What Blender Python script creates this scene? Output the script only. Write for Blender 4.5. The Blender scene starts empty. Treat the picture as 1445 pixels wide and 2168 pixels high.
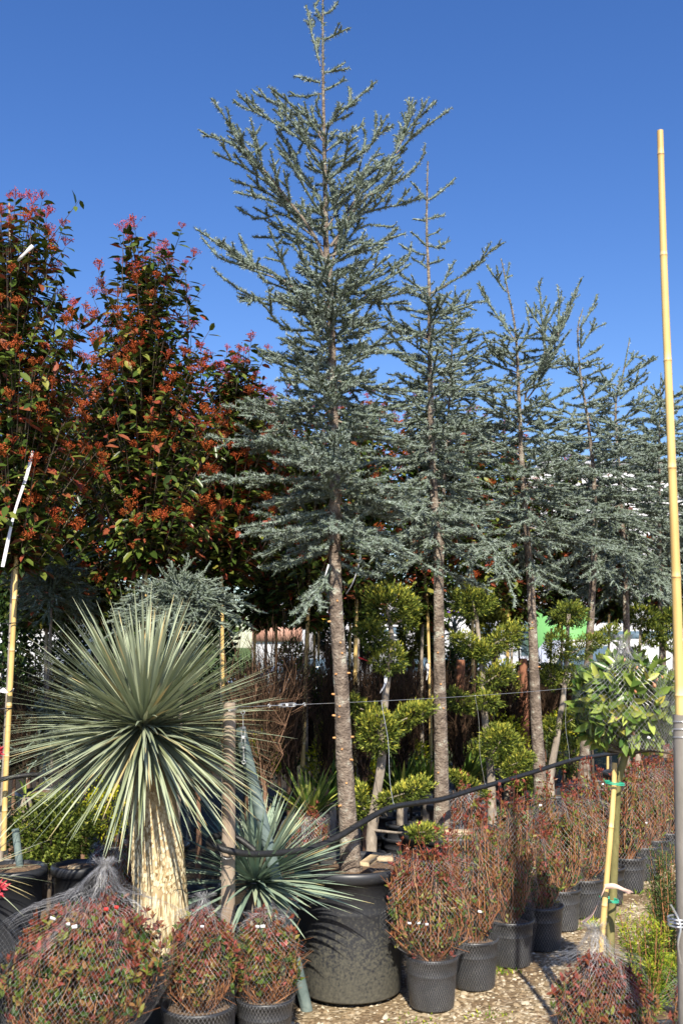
import bpy, math
import numpy as np
R = math.radians
# ---------------------------------------------------------------- camera, world, sun, exposure
scn = bpy.context.scene
COL = scn.collection
CAM_H = 1.7; PITCH = R(7.7); FPX = 2168*35/36
cam_d = bpy.data.cameras.new('camera'); cam = bpy.data.objects.new('camera', cam_d); COL.objects.link(cam)
cam.location = (0, 0, CAM_H); cam.rotation_euler = (R(90)+PITCH, 0, 0)
cam_d.sensor_fit = 'VERTICAL'; cam_d.sensor_height = 36; cam_d.sensor_width = 24; cam_d.lens = 35
cam_d.clip_start = 0.05; cam_d.clip_end = 3000
cam_d.dof.use_dof = True; cam_d.dof.focus_distance = 6.0; cam_d.dof.aperture_fstop = 4.0
scn.camera = cam
SUN_EL = R(42); SUN_AZ = R(3.5)            # behind the camera, a little to its right
sun_vec = np.array([math.sin(SUN_AZ)*math.cos(SUN_EL), -math.cos(SUN_AZ)*math.cos(SUN_EL), math.sin(SUN_EL)])
w = bpy.data.worlds.new("World"); scn.world = w; w.use_nodes = True
nt = w.node_tree; bg = nt.nodes['Background']
sky = nt.nodes.new('ShaderNodeTexSky'); sky.sky_type = 'NISHITA'; sky.sun_disc = False
sky.sun_elevation = SUN_EL; sky.sun_rotation = math.pi - SUN_AZ
sky.air_density = 1.0; sky.dust_density = 0.7; sky.ozone_density = 1.9; sky.altitude = 200
hs = nt.nodes.new('ShaderNodeHueSaturation'); hs.inputs['Saturation'].default_value = 1.30; hs.inputs['Hue'].default_value = .514
nt.links.new(sky.outputs[0], hs.inputs['Color']); nt.links.new(hs.outputs[0], bg.inputs[0]); bg.inputs[1].default_value = 0.107
sd = bpy.data.lights.new('sun', 'SUN'); so = bpy.data.objects.new('sun', sd); COL.objects.link(so)
sd.energy = 5.0; sd.angle = R(0.55); sd.color = (1.0, 0.92, 0.77)
from mathutils import Vector
so.rotation_euler = Vector(tuple(sun_vec)).to_track_quat('Z', 'Y').to_euler()
scn.view_settings.view_transform = 'Standard'; scn.view_settings.look = 'None'
scn.view_settings.exposure = 0.80; scn.view_settings.gamma = 1.0
scn.cycles.max_bounces = 6; scn.cycles.transparent_max_bounces = 8
scn.cycles.diffuse_bounces = 1; scn.cycles.glossy_bounces = 2; scn.cycles.transmission_bounces = 3

# ---------------------------------------------------------------- helpers
CT, ST = math.cos(PITCH), math.sin(PITCH)
def at(px, py, D):
    """point of the place seen at photo pixel (px,py), D metres ahead"""
    x = (px-722.5)/FPX; u = (1084-py)/FPX
    s = D/(CT-u*ST)
    return np.array([x*s, D, CAM_H+(ST+u*CT)*s])
def gd(py):
    u = (1084-py)/FPX
    return -CAM_H*(CT-u*ST)/(ST+u*CT)
def zat(py, D): return at(722, py, D)[2]
def ground(px, py): D = gd(py); return at(px, py, D)
def nrm(v):
    v = np.asarray(v, float)
    return v/(np.linalg.norm(v, axis=-1, keepdims=True)+1e-9)
def rng(s): return np.random.default_rng(s)
def rdir(g, n): return nrm(g.normal(size=(n, 3)))

class MB:
    def __init__(s): s.V = []; s.F = []; s.T = []; s.n = 0
    def add(s, V, F, tint=0.5, mi=0):
        V = np.asarray(V, float).reshape(-1, 3); F = np.asarray(F, int)
        s.V.append(V); s.F.append((F+s.n, mi))
        t = np.empty(len(V)); t[:] = tint; s.T.append(t); s.n += len(V)
        return s
    def build(s, name, mats, parent=None, smooth=False):
        V = np.concatenate(s.V); me = bpy.data.meshes.new(name)
        me.vertices.add(len(V)); me.vertices.foreach_set('co', V.astype(np.float32).ravel())
        loops = np.concatenate([f.ravel() for f, _ in s.F]).astype(np.int32)
        sizes = np.concatenate([np.full(len(f), f.shape[1], np.int32) for f, _ in s.F])
        mis = np.concatenate([np.full(len(f), m, np.int32) for f, m in s.F])
        me.loops.add(len(loops)); me.loops.foreach_set('vertex_index', loops)
        me.polygons.add(len(sizes))
        st = np.concatenate([[0], np.cumsum(sizes)[:-1]]).astype(np.int32)
        me.polygons.foreach_set('loop_start', st); me.polygons.foreach_set('loop_total', sizes)
        me.polygons.foreach_set('material_index', mis)
        if smooth: me.polygons.foreach_set('use_smooth', np.ones(len(sizes), bool))
        a = me.attributes.new('tint', 'FLOAT', 'POINT'); a.data.foreach_set('value', np.concatenate(s.T).astype(np.float32))
        me.update(calc_edges=True)
        for m in (mats if isinstance(mats, (list, tuple)) else [mats]): me.materials.append(m)
        o = bpy.data.objects.new(name, me); COL.objects.link(o)
        if parent is not None: o.parent = parent
        return o
    def pivot(s, p):      # move the mesh so that p is its origin
        return s

def thing(name, label, cat, loc=(0, 0, 0), group=None):
    """an Empty; its parts keep world coordinates through the inverse offset"""
    o = bpy.data.objects.new(name, None); COL.objects.link(o)
    o.location = tuple(loc); o.empty_display_size = 0.1
    o['label'] = label; o['category'] = cat
    if group: o['group'] = group
    return o
def part(mb, name, mats, root, smooth=False):
    off = np.array(root.matrix_world.translation) if False else wloc(root)
    mb.V = [v-off for v in mb.V]
    return mb.build(name, mats, root, smooth)
def wloc(o):
    p = np.zeros(3)
    while o is not None: p = p+np.array(o.location); o = o.parent
    return p
def tag(o, label, cat, group=None):
    o['label'] = label; o['category'] = cat
    if group: o['group'] = group
    return o
def structure(mb, name, mats, smooth=False, kind='structure'):
    o = mb.build(name, mats, None, smooth); o['kind'] = kind; return o

def sticks(mb, P0, P1, r0, r1, tint=0.5, sides=3, mi=0):
    P0 = np.atleast_2d(P0); P1 = np.atleast_2d(P1); n = len(P0)
    d = nrm(P1-P0); ref = np.where(np.abs(d[:, 2:3]) > .9, [[1., 0, 0]], [[0, 0, 1.]])
    a = nrm(np.cross(d, ref)); b = np.cross(d, a)
    an = np.arange(sides)*2*np.pi/sides
    ring = a[:, None]*np.cos(an)[None, :, None]+b[:, None]*np.sin(an)[None, :, None]
    r0 = np.broadcast_to(np.asarray(r0, float), (n,))[:, None, None]; r1 = np.broadcast_to(np.asarray(r1, float), (n,))[:, None, None]
    V = np.concatenate([P0[:, None]+ring*r0, P1[:, None]+ring*r1], 1)
    i = np.arange(sides); j = (i+1) % sides
    f = np.stack([i, j, j+sides, i+sides], 1)
    F = (np.arange(n)[:, None, None]*2*sides+f[None]).reshape(-1, 4)
    t = np.repeat(np.broadcast_to(np.asarray(tint, float), (n,)), 2*sides)
    mb.add(V, F, t, mi)
def smooth_path(P, n):
    P = np.asarray(P, float)
    if len(P) < 3: 
        t = np.linspace(0, 1, n)[:, None]; return P[0]*(1-t)+P[-1]*t
    s = np.concatenate([[0], np.cumsum(np.linalg.norm(np.diff(P, axis=0), axis=1))])
    Q = np.vstack([2*P[0]-P[1], P, 2*P[-1]-P[-2]]); out = []
    for u in np.linspace(0, s[-1], n):
        k = min(max(np.searchsorted(s, u, 'right')-1, 0), len(P)-2)
        t = (u-s[k])/(s[k+1]-s[k]+1e-9)
        a, b, c, d = Q[k], Q[k+1], Q[k+2], Q[k+3]
        out.append(.5*((2*b)+(c-a)*t+(2*a-5*b+4*c-d)*t*t+(3*b-a-3*c+d)*t**3))
    return np.array(out)
def tube(mb, P, r, sides=8, tint=0.5, cap=True, mi=0, bump=None, flat=None):
    P = np.asarray(P, float); n = len(P); r = np.broadcast_to(np.asarray(r, float), (n,)).copy()
    T = nrm(np.gradient(P, axis=0)); ref = np.array([1., 0, 0]) if abs(T[0][2]) > .7 else np.array([0, 0, 1.])
    A = []; a = nrm(np.cross(T[0], ref))
    for t in T:
        a = nrm(a-t*np.dot(a, t)); A.append(a)
    A = np.array(A); B = np.cross(T, A); an = np.arange(sides)*2*np.pi/sides
    rr = r[:, None]*np.ones(sides)[None]
    if bump is not None: rr = rr*bump(n, sides)
    fl = 1.0 if flat is None else flat
    V = P[:, None]+A[:, None]*(np.cos(an)[None, :]*rr)[..., None]+B[:, None]*(np.sin(an)[None, :]*rr*fl)[..., None]
    i = np.arange(sides); j = (i+1) % sides; k = np.arange(n-1)[:, None]*sides
    F = np.stack([k+i, k+j, k+j+sides, k+i+sides], -1).reshape(-1, 4)
    base = mb.n; mb.add(V, F, np.repeat(np.broadcast_to(tint, (n,)), sides), mi)
    if cap:
        mb.add(np.vstack([V[0], P[0:1]]), np.stack([j, i, np.full(sides, sides)], 1), np.broadcast_to(tint, (n,))[0], mi)
        mb.add(np.vstack([V[-1], P[-1:]]), np.stack([i, j, np.full(sides, sides)], 1), np.broadcast_to(tint, (n,))[-1], mi)
def lathe(mb, prof, c=(0, 0, 0), sides=32, tint=0.5, mi=0, wob=0, seed=0, sx=1, sy=1):
    prof = np.asarray(prof, float); n = len(prof); an = np.arange(sides)*2*np.pi/sides
    g = rng(seed); ph = g.uniform(0, 6, 3)
    wv = 1+wob*(np.sin(2*an+ph[0])+.6*np.sin(3*an+ph[1]))
    V = np.stack([prof[:, 0:1]*np.cos(an)*wv*sx, prof[:, 0:1]*np.sin(an)*wv*sy, prof[:, 1:2]*np.ones(sides)], -1)+np.array(c)
    i = np.arange(sides); j = (i+1) % sides; k = np.arange(n-1)[:, None]*sides
    mb.add(V, np.stack([k+i, k+j, k+j+sides, k+i+sides], -1).reshape(-1, 4), tint, mi)
def box(mb, c, s, rz=0, tint=0.5, mi=0, bev=0.0, rx=0, ry=0):
    c = np.array(c, float); h = np.array(s, float)/2
    if bev <= 0:
        V = np.array([[x, y, z] for x in (-1, 1) for y in (-1, 1) for z in (-1, 1)])*h
        F = [[0, 1, 3, 2], [4, 6, 7, 5], [0, 4, 5, 1], [2, 3, 7, 6], [0, 2, 6, 4], [1, 5, 7, 3]]
        F3 = []
    else:
        V = []; F = []; F3 = []
        idx = {}
        for x in (-1, 1):
            for y in (-1, 1):
                for z in (-1, 1):
                    for a in range(3):
                        p = np.array([x, y, z])*h
                        q = p.copy()
                        for b in range(3):
                            if b != a: q[b] -= np.sign(q[b])*bev
                        idx[(x, y, z, a)] = len(V); V.append(q)
        V = np.array(V)
        for a in range(3):
            b, c_ = (a+1) % 3, (a+2) % 3
            for sgn in (-1, 1):
                q = []
                for (u, v) in ((-1, -1), (1, -1), (1, 1), (-1, 1)):
                    k = [0, 0, 0]; k[a] = sgn; k[b] = u; k[c_] = v; q.append(idx[(*k, a)])
                F.append(q if sgn > 0 else q[::-1])
        for a in range(3):
            b, c_ = (a+1) % 3, (a+2) % 3
            for u in (-1, 1):
                for v in (-1, 1):
                    k0 = [0, 0, 0]; k1 = [0, 0, 0]; k0[a] = -1; k1[a] = 1; k0[b] = k1[b] = u; k0[c_] = k1[c_] = v
                    F.append([idx[(*k0, b)], idx[(*k1, b)], idx[(*k1, c_)], idx[(*k0, c_)]])
        for x in (-1, 1):
            for y in (-1, 1):
                for z in (-1, 1): F3.append([idx[(x, y, z, 0)], idx[(x, y, z, 1)], idx[(x, y, z, 2)]])
    def rot(V, ax, an):
        co, si = math.cos(an), math.sin(an); i, j = [(1, 2), (2, 0), (0, 1)][ax]
        W = V.copy(); W[:, i] = V[:, i]*co-V[:, j]*si; W[:, j] = V[:, i]*si+V[:, j]*co; return W
    V = rot(rot(rot(V, 0, rx), 1, ry), 2, rz)+c
    b0 = mb.n; mb.add(V, F, tint, mi)
    if F3: mb.F.append((np.array(F3)+b0, mi))

# leaf templates: (along, across, lift) and faces
OVATE = (np.array([[0, 0, 0], [.28, .42, .12], [.66, .40, .10], [1, 0, -.16], [.66, -.40, .10], [.28, -.42, .12], [.3, 0, -.05], [.66, 0, -.07]]),
         [[0, 6, 1], [1, 6, 7], [1, 7, 2], [2, 7, 3], [3, 7, 4], [4, 7, 5], [5, 7, 6], [5, 6, 0]])
DIAM = (np.array([[0, 0, 0], [.45, .5, .18], [1, 0, -.1], [.45, -.5, .18]]), [[0, 2, 1], [0, 3, 2]])
NEED = (np.array([[0, .5, 0], [1, 0, 0], [0, -.5, 0]]), [[0, 1, 2]])
SPRAY = (np.array([[0, 0, 0], [.35, .30, .05], [.30, .08, 0], [.62, .42, .1], [.58, .10, 0], [1, .06, -.1], [.60, -.10, 0], [.66, -.40, .1], [.32, -.08, 0], [.38, -.32, .05]]),
         [[0, 1, 2], [2, 3, 4], [4, 5, 6], [6, 7, 8], [8, 9, 0], [0, 2, 8], [2, 4, 6], [2, 6, 8]])
def leaves(mb, B, D, N, L, W, tint, T=OVATE, mi=0):
    B = np.atleast_2d(B); n = len(B)
    if n == 0: return
    D = nrm(D); S = nrm(np.cross(D, N)); N2 = np.cross(S, D)
    L = np.broadcast_to(L, (n,))[:, None, None]; W = np.broadcast_to(W, (n,))[:, None, None]
    P, F = T; F = np.array(F); k = len(P)
    V = B[:, None]+D[:, None]*P[None, :, 0:1]*L+S[:, None]*P[None, :, 1:2]*W+N2[:, None]*P[None, :, 2:3]*W
    FF = (np.arange(n)[:, None, None]*k+F[None]).reshape(-1, 3)
    mb.add(V, FF, np.repeat(np.broadcast_to(tint, (n,)), k), mi)
def blades(mb, g, B, D, L, W, droop, tint, segs=5, mi=0, base_w=.5, fold=0.12, tips=0.0):
    """long strap leaves: B origins, D directions, drooping by gravity"""
    n = len(B); D = nrm(D); up = np.array([0, 0, 1.])
    S = nrm(np.cross(D, up)+rdir(g, n)*.25); L = np.broadcast_to(L, (n,)); W = np.broadcast_to(W, (n,))
    droop = np.broadcast_to(droop, (n,))
    ts = np.linspace(0, 1, segs+1); V = np.zeros((n, segs+1, 3, 3)); tt = np.zeros((n, segs+1, 3))
    for i, t in enumerate(ts):
        wd = W*(base_w+(1-base_w)*min(t/.3, 1))*(1 if t < .5 else max(1-((t-.5)/.5)**1.4, .04))
        c = B+D*(L*t)[:, None]+np.array([0, 0, -1.])*(droop*L*t*t)[:, None]
        nn = np.cross(S, D)
        V[:, i, 0] = c+S*wd[:, None]*.5; V[:, i, 2] = c-S*wd[:, None]*.5; V[:, i, 1] = c-nn*(wd*fold)[:, None]
        tt[:, i, :] = np.asarray(np.broadcast_to(tint, (n,)))[:, None]*(1 if t < .85 else 1)+(tips if t > .9 else 0)
    k = (segs+1)*3; f = []
    for i in range(segs):
        a = i*3; f += [[a, a+1, a+4, a+3], [a+1, a+2, a+5, a+4]]
    F = (np.arange(n)[:, None, None]*k+np.array(f)[None]).reshape(-1, 4)
    mb.add(V, F, tt.ravel(), mi)

# ---------------------------------------------------------------- materials
def newmat(name):
    m = bpy.data.materials.new(name); m.use_nodes = True; n = m.node_tree
    return m, n, n.nodes['Principled BSDF']
def setramp(r, stops):
    e = r.color_ramp.elements
    while len(e) > 1: e.remove(e[-1])
    e[0].position = stops[0][0]; e[0].color = (*stops[0][1], 1)
    for p, c in stops[1:]:
        x = e.new(p); x.color = (*c, 1)
def leafmat(name, stops, rough=.45, trans=.22, spec=.4):
    trans *= .6; spec *= .55
    m, n, p = newmat(name)
    a = n.nodes.new('ShaderNodeAttribute'); a.attribute_name = 'tint'
    r = n.nodes.new('ShaderNodeValToRGB'); setramp(r, stops); n.links.new(a.outputs['Fac'], r.inputs[0])
    n.links.new(r.outputs[0], p.inputs['Base Color']); p.inputs['Roughness'].default_value = rough
    p.inputs['Specular IOR Level'].default_value = spec
    if trans > 0:
        t = n.nodes.new('ShaderNodeBsdfTranslucent'); mx = n.nodes.new('ShaderNodeMixShader'); mx.inputs[0].default_value = trans
        n.links.new(r.outputs[0], t.inputs[0]); n.links.new(p.outputs[0], mx.inputs[1]); n.links.new(t.outputs[0], mx.inputs[2])
        n.links.new(mx.outputs[0], n.nodes['Material Output'].inputs[0])
    return m
def noisemat(name, stops, scale=8, rough=.8, bump=.3, bscale=None, stretch=(1, 1, 1), spec=.3, metal=0, detail=6, dist=.01):
    m, n, p = newmat(name)
    tc = n.nodes.new('ShaderNodeTexCoord'); mp = n.nodes.new('ShaderNodeMapping'); mp.inputs['Scale'].default_value = stretch
    n.links.new(tc.outputs['Object'], mp.inputs[0])
    nz = n.nodes.new('ShaderNodeTexNoise'); nz.inputs['Scale'].default_value = scale; nz.inputs['Detail'].default_value = detail
    nz.inputs['Roughness'].default_value = .65
    n.links.new(mp.outputs[0], nz.inputs[0]); r = n.nodes.new('ShaderNodeValToRGB'); setramp(r, stops)
    n.links.new(nz.outputs['Fac'], r.inputs[0]); n.links.new(r.outputs[0], p.inputs['Base Color'])
    p.inputs['Roughness'].default_value = rough; p.inputs['Specular IOR Level'].default_value = spec; p.inputs['Metallic'].default_value = metal
    if bump > 0:
        nb = n.nodes.new('ShaderNodeTexNoise'); nb.inputs['Scale'].default_value = bscale or scale*3; nb.inputs['Detail'].default_value = 4
        n.links.new(mp.outputs[0], nb.inputs[0]); b = n.nodes.new('ShaderNodeBump'); b.inputs['Strength'].default_value = bump; b.inputs['Distance'].default_value = dist
        n.links.new(nb.outputs['Fac'], b.inputs['Height']); n.links.new(b.outputs[0], p.inputs['Normal'])
    return m
M = {}
M['cedar'] = leafmat('cedar_needles', [(0, (.045, .062, .022)), (.3, (.105, .135, .09)), (.7, (.215, .265, .23)), (1, (.37, .43, .39))], .5, .05, .4)
M['cedar_bark'] = noisemat('cedar_bark', [(.25, (.05, .038, .03)), (.42, (.13, .10, .08)), (.54, (.22, .175, .14)), (.62, (.28, .25, .21)), (.66, (.42, .43, .35)), (.8, (.46, .48, .40))], 17, .92, 1.0, 70, (1, 1, 1.3), dist=.014)
M['twig'] = noisemat('twig_bark', [(.3, (.13, .10, .08)), (.7, (.30, .25, .21))], 25, .85, 0)
M['cut'] = noisemat('cut_wood', [(.3, (.50, .22, .08)), (.7, (.62, .36, .16))], 30, .7, .2)
M['phot'] = leafmat('photinia_leaf', [(0, (.014, .028, .006)), (.35, (.06, .098, .017)), (.58, (.19, .205, .042)), (.70, (.26, .22, .05)), (.78, (.20, .075, .03)), (1, (.25, .055, .035))], .32, .2, .5)
M['flower'] = leafmat('photinia_flower', [(0, (.31, .10, .026)), (.5, (.33, .065, .02)), (.8, (.37, .05, .035)), (1, (.42, .075, .09))], .6, .15, .2)
M['yucca'] = leafmat('yucca_leaf', [(0, (.16, .18, .08)), (.5, (.29, .34, .23)), (.9, (.43, .46, .31)), (1, (.47, .39, .20))], .42, .1, .4)
M['yucca_blue'] = leafmat('blue_yucca_leaf', [(0, (.12, .19, .14)), (.5, (.25, .34, .26)), (.9, (.38, .44, .29)), (1, (.45, .38, .18))], .42, .1, .4)
M['straw'] = noisemat('dry_leaf_base', [(.3, (.22, .14, .07)), (.5, (.42, .31, .17)), (.75, (.60, .49, .30))], 30, .8, .4, 60, (1, 1, .25))
M['straw_t'] = leafmat('dry_leaf_scale', [(0, (.20, .12, .05)), (.3, (.50, .38, .20)), (.6, (.66, .55, .35)), (1, (.76, .67, .47))], .8, .05, .2)
def potmat(name, mud):
    m, n, p = newmat(name)
    tc = n.nodes.new('ShaderNodeTexCoord'); nz = n.nodes.new('ShaderNodeTexNoise'); nz.inputs['Scale'].default_value = 75; nz.inputs['Detail'].default_value = 10; nz.inputs['Roughness'].default_value = .7
    n.links.new(tc.outputs['Object'], nz.inputs[0]); sp = n.nodes.new('ShaderNodeSeparateXYZ'); n.links.new(tc.outputs['Object'], sp.inputs[0])
    h = n.nodes.new('ShaderNodeMath'); h.operation = 'MULTIPLY_ADD'; h.inputs[1].default_value = -.58 if mud else -.3; h.inputs[2].default_value = .20 if mud else -.02
    n.links.new(sp.outputs['Z'], h.inputs[0]); ad = n.nodes.new('ShaderNodeMath'); ad.operation = 'ADD'; n.links.new(nz.outputs['Fac'], ad.inputs[0]); n.links.new(h.outputs[0], ad.inputs[1])
    r = n.nodes.new('ShaderNodeValToRGB'); setramp(r, [(0, (.018, .019, .023)), (.5, (.028, .030, .036)), (.62, (.075, .073, .060)), (.85, (.13, .122, .096))])
    n.links.new(ad.outputs[0], r.inputs[0]); n.links.new(r.outputs[0], p.inputs['Base Color'])
    rr = n.nodes.new('ShaderNodeMapRange'); rr.inputs[1].default_value = .45; rr.inputs[2].default_value = .7; rr.inputs[3].default_value = .42; rr.inputs[4].default_value = .9
    n.links.new(ad.outputs[0], rr.inputs[0]); n.links.new(rr.outputs[0], p.inputs['Roughness'])
    return m
M['pot'] = potmat('black_plastic_pot', False); M['potmud'] = potmat('muddy_plastic_pot', True)
M['soil'] = noisemat('soil', [(.3, (.07, .045, .03)), (.6, (.20, .13, .08)), (.8, (.33, .24, .15))], 60, .95, 1, 90)
M['net'] = noisemat('net_plastic', [(.3, (.10, .10, .105)), (.7, (.40, .40, .42))], 9, .35, 0, spec=.6)
M['net_dark'] = noisemat('dark_net_plastic', [(.3, (.05, .05, .055)), (.7, (.34, .34, .36))], 9, .3, 0, spec=.7)
M['stem'] = leafmat('brown_stem', [(0, (.11, .04, .018)), (.5, (.27, .11, .045)), (1, (.46, .24, .12))], .6, 0, .3)
M['shrub'] = leafmat('shrub_leaf', [(0, (.02, .05, .010)), (.3, (.08, .125, .02)), (.5, (.20, .21, .04)), (.68, (.22, .115, .04)), (.84, (.16, .035, .022)), (1, (.33, .085, .07))], .42, .22, .4)
M['wood'] = noisemat('weathered_wood', [(.25, (.13, .09, .06)), (.45, (.30, .23, .17)), (.6, (.38, .32, .26)), (.75, (.48, .42, .36))], 7, .85, .6, 40, (1, 1, .18))
M['plank'] = noisemat('plank_wood', [(.3, (.32, .22, .12)), (.7, (.60, .47, .30))], 12, .8, .4, 60, (.3, 1, 1))
M['galv'] = noisemat('painted_pipe', [(.3, (.09, .13, .13)), (.6, (.18, .235, .225)), (.8, (.30, .32, .27))], 9, .55, .15, spec=.5)
M['greypipe'] = noisemat('grey_pipe', [(.3, (.11, .10, .085)), (.6, (.23, .21, .19)), (.8, (.32, .27, .19))], 8, .6, .3, 30, (1, 1, .4))
M['steel'] = noisemat('zinc_steel', [(.3, (.45, .46, .48)), (.7, (.68, .69, .70))], 40, .35, 0, metal=.75, spec=.5)
M['hose'] = noisemat('black_hose', [(.3, (.010, .010, .011)), (.7, (.026, .026, .028))], 30, .5, .2, spec=.35)
def bamboo_mat():
    m, n, p = newmat('bamboo')
    a = n.nodes.new('ShaderNodeAttribute'); a.attribute_name = 'tint'; r = n.nodes.new('ShaderNodeValToRGB')
    setramp(r, [(0, (.16, .10, .05)), (.25, (.40, .25, .08)), (.5, (.55, .37, .13)), (.75, (.64, .46, .18)), (1, (.72, .58, .33))])
    tc = n.nodes.new('ShaderNodeTexCoord'); mp = n.nodes.new('ShaderNodeMapping'); mp.inputs['Scale'].default_value = (40, 40, 2.2); n.links.new(tc.outputs['Object'], mp.inputs[0])
    nz = n.nodes.new('ShaderNodeTexNoise'); nz.inputs['Scale'].default_value = 1; n.links.new(mp.outputs[0], nz.inputs[0])
    md = n.nodes.new('ShaderNodeMath'); md.operation = 'MULTIPLY_ADD'; md.inputs[1].default_value = 1.1; n.links.new(nz.outputs['Fac'], md.inputs[0])
    sb = n.nodes.new('ShaderNodeMath'); sb.operation = 'SUBTRACT'; sb.inputs[1].default_value = .55; n.links.new(a.outputs['Fac'], sb.inputs[0]); n.links.new(sb.outputs[0], md.inputs[2])
    n.links.new(md.outputs[0], r.inputs[0]); n.links.new(r.outputs[0], p.inputs['Base Color']); p.inputs['Roughness'].default_value = .42
    return m
M['bamboo'] = bamboo_mat()
M['white'] = noisemat('white_plastic', [(.3, (.62, .62, .66)), (.7, (.82, .82, .84))], 12, .5, .1)
M['pinktape'] = noisemat('pink_tape', [(.3, (.60, .36, .28)), (.7, (.75, .55, .45))], 20, .5, .1)
M['greentie'] = noisemat('green_tie', [(.3, (.02, .30, .18)), (.7, (.05, .42, .27))], 20, .4, 0)
M['blacktie'] = noisemat('black_tie', [(.3, (.01, .01, .01)), (.7, (.03, .03, .03))], 20, .5, 0)
M['yellow'] = noisemat('yellow_plastic', [(.3, (.60, .45, .03)), (.7, (.75, .58, .05))], 12, .5, 0)
M['redplas'] = noisemat('red_plastic', [(.3, (.55, .03, .03)), (.7, (.7, .05, .04))], 12, .5, 0)
M['conif'] = leafmat('topiary_foliage', [(0, (.014, .030, .006)), (.28, (.06, .09, .014)), (.55, (.19, .23, .038)), (.82, (.40, .40, .06)), (1, (.55, .49, .07))], .5, .2, .35)
M['euon'] = leafmat('yellow_leaf', [(0, (.05, .09, .01)), (.4, (.28, .32, .02)), (1, (.62, .55, .03))], .45, .25, .35)
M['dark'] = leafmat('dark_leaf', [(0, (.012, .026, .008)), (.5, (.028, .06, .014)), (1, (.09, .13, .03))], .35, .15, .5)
M['camel'] = leafmat('pale_green_leaf', [(0, (.04, .09, .02)), (.45, (.15, .23, .045)), (.85, (.37, .43, .10)), (.92, (.45, .42, .08)), (1, (.75, .28, .20))], .3, .22, .5)
M['yew'] = leafmat('yew_leaf', [(0, (.03, .07, .01)), (.5, (.13, .22, .025)), (1, (.42, .42, .03))], .45, .25, .35)
M['olive'] = leafmat('olive_leaf', [(0, (.05, .06, .01)), (1, (.19, .20, .03))], .5, .2, .3)
M['barkgrey'] = noisemat('grey_bark', [(.3, (.16, .13, .10)), (.55, (.32, .27, .22)), (.75, (.44, .38, .31))], 22, .85, .5, 50, (1, 1, .5))
M['barkgreen'] = noisemat('greenish_bark', [(.3, (.09, .08, .03)), (.55, (.20, .18, .07)), (.75, (.32, .27, .13))], 14, .8, .4, 50, (1, 1, .5))
M['barkdark'] = noisemat('dark_bark', [(.3, (.04, .03, .022)), (.7, (.13, .10, .075))], 18, .9, .4)
M['bare'] = leafmat('bare_twigs', [(0, (.022, .015, .010)), (.5, (.075, .045, .028)), (1, (.24, .14, .09))], .7, 0, .2)
M['pink'] = leafmat('pink_leaf', [(0, (.45, .03, .05)), (1, (.75, .12, .15))], .5, .3, .3)
M['strap'] = leafmat('strap_leaf', [(0, (.03, .07, .012)), (.6, (.10, .18, .03)), (1, (.40, .42, .10))], .4, .15, .4)

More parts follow.
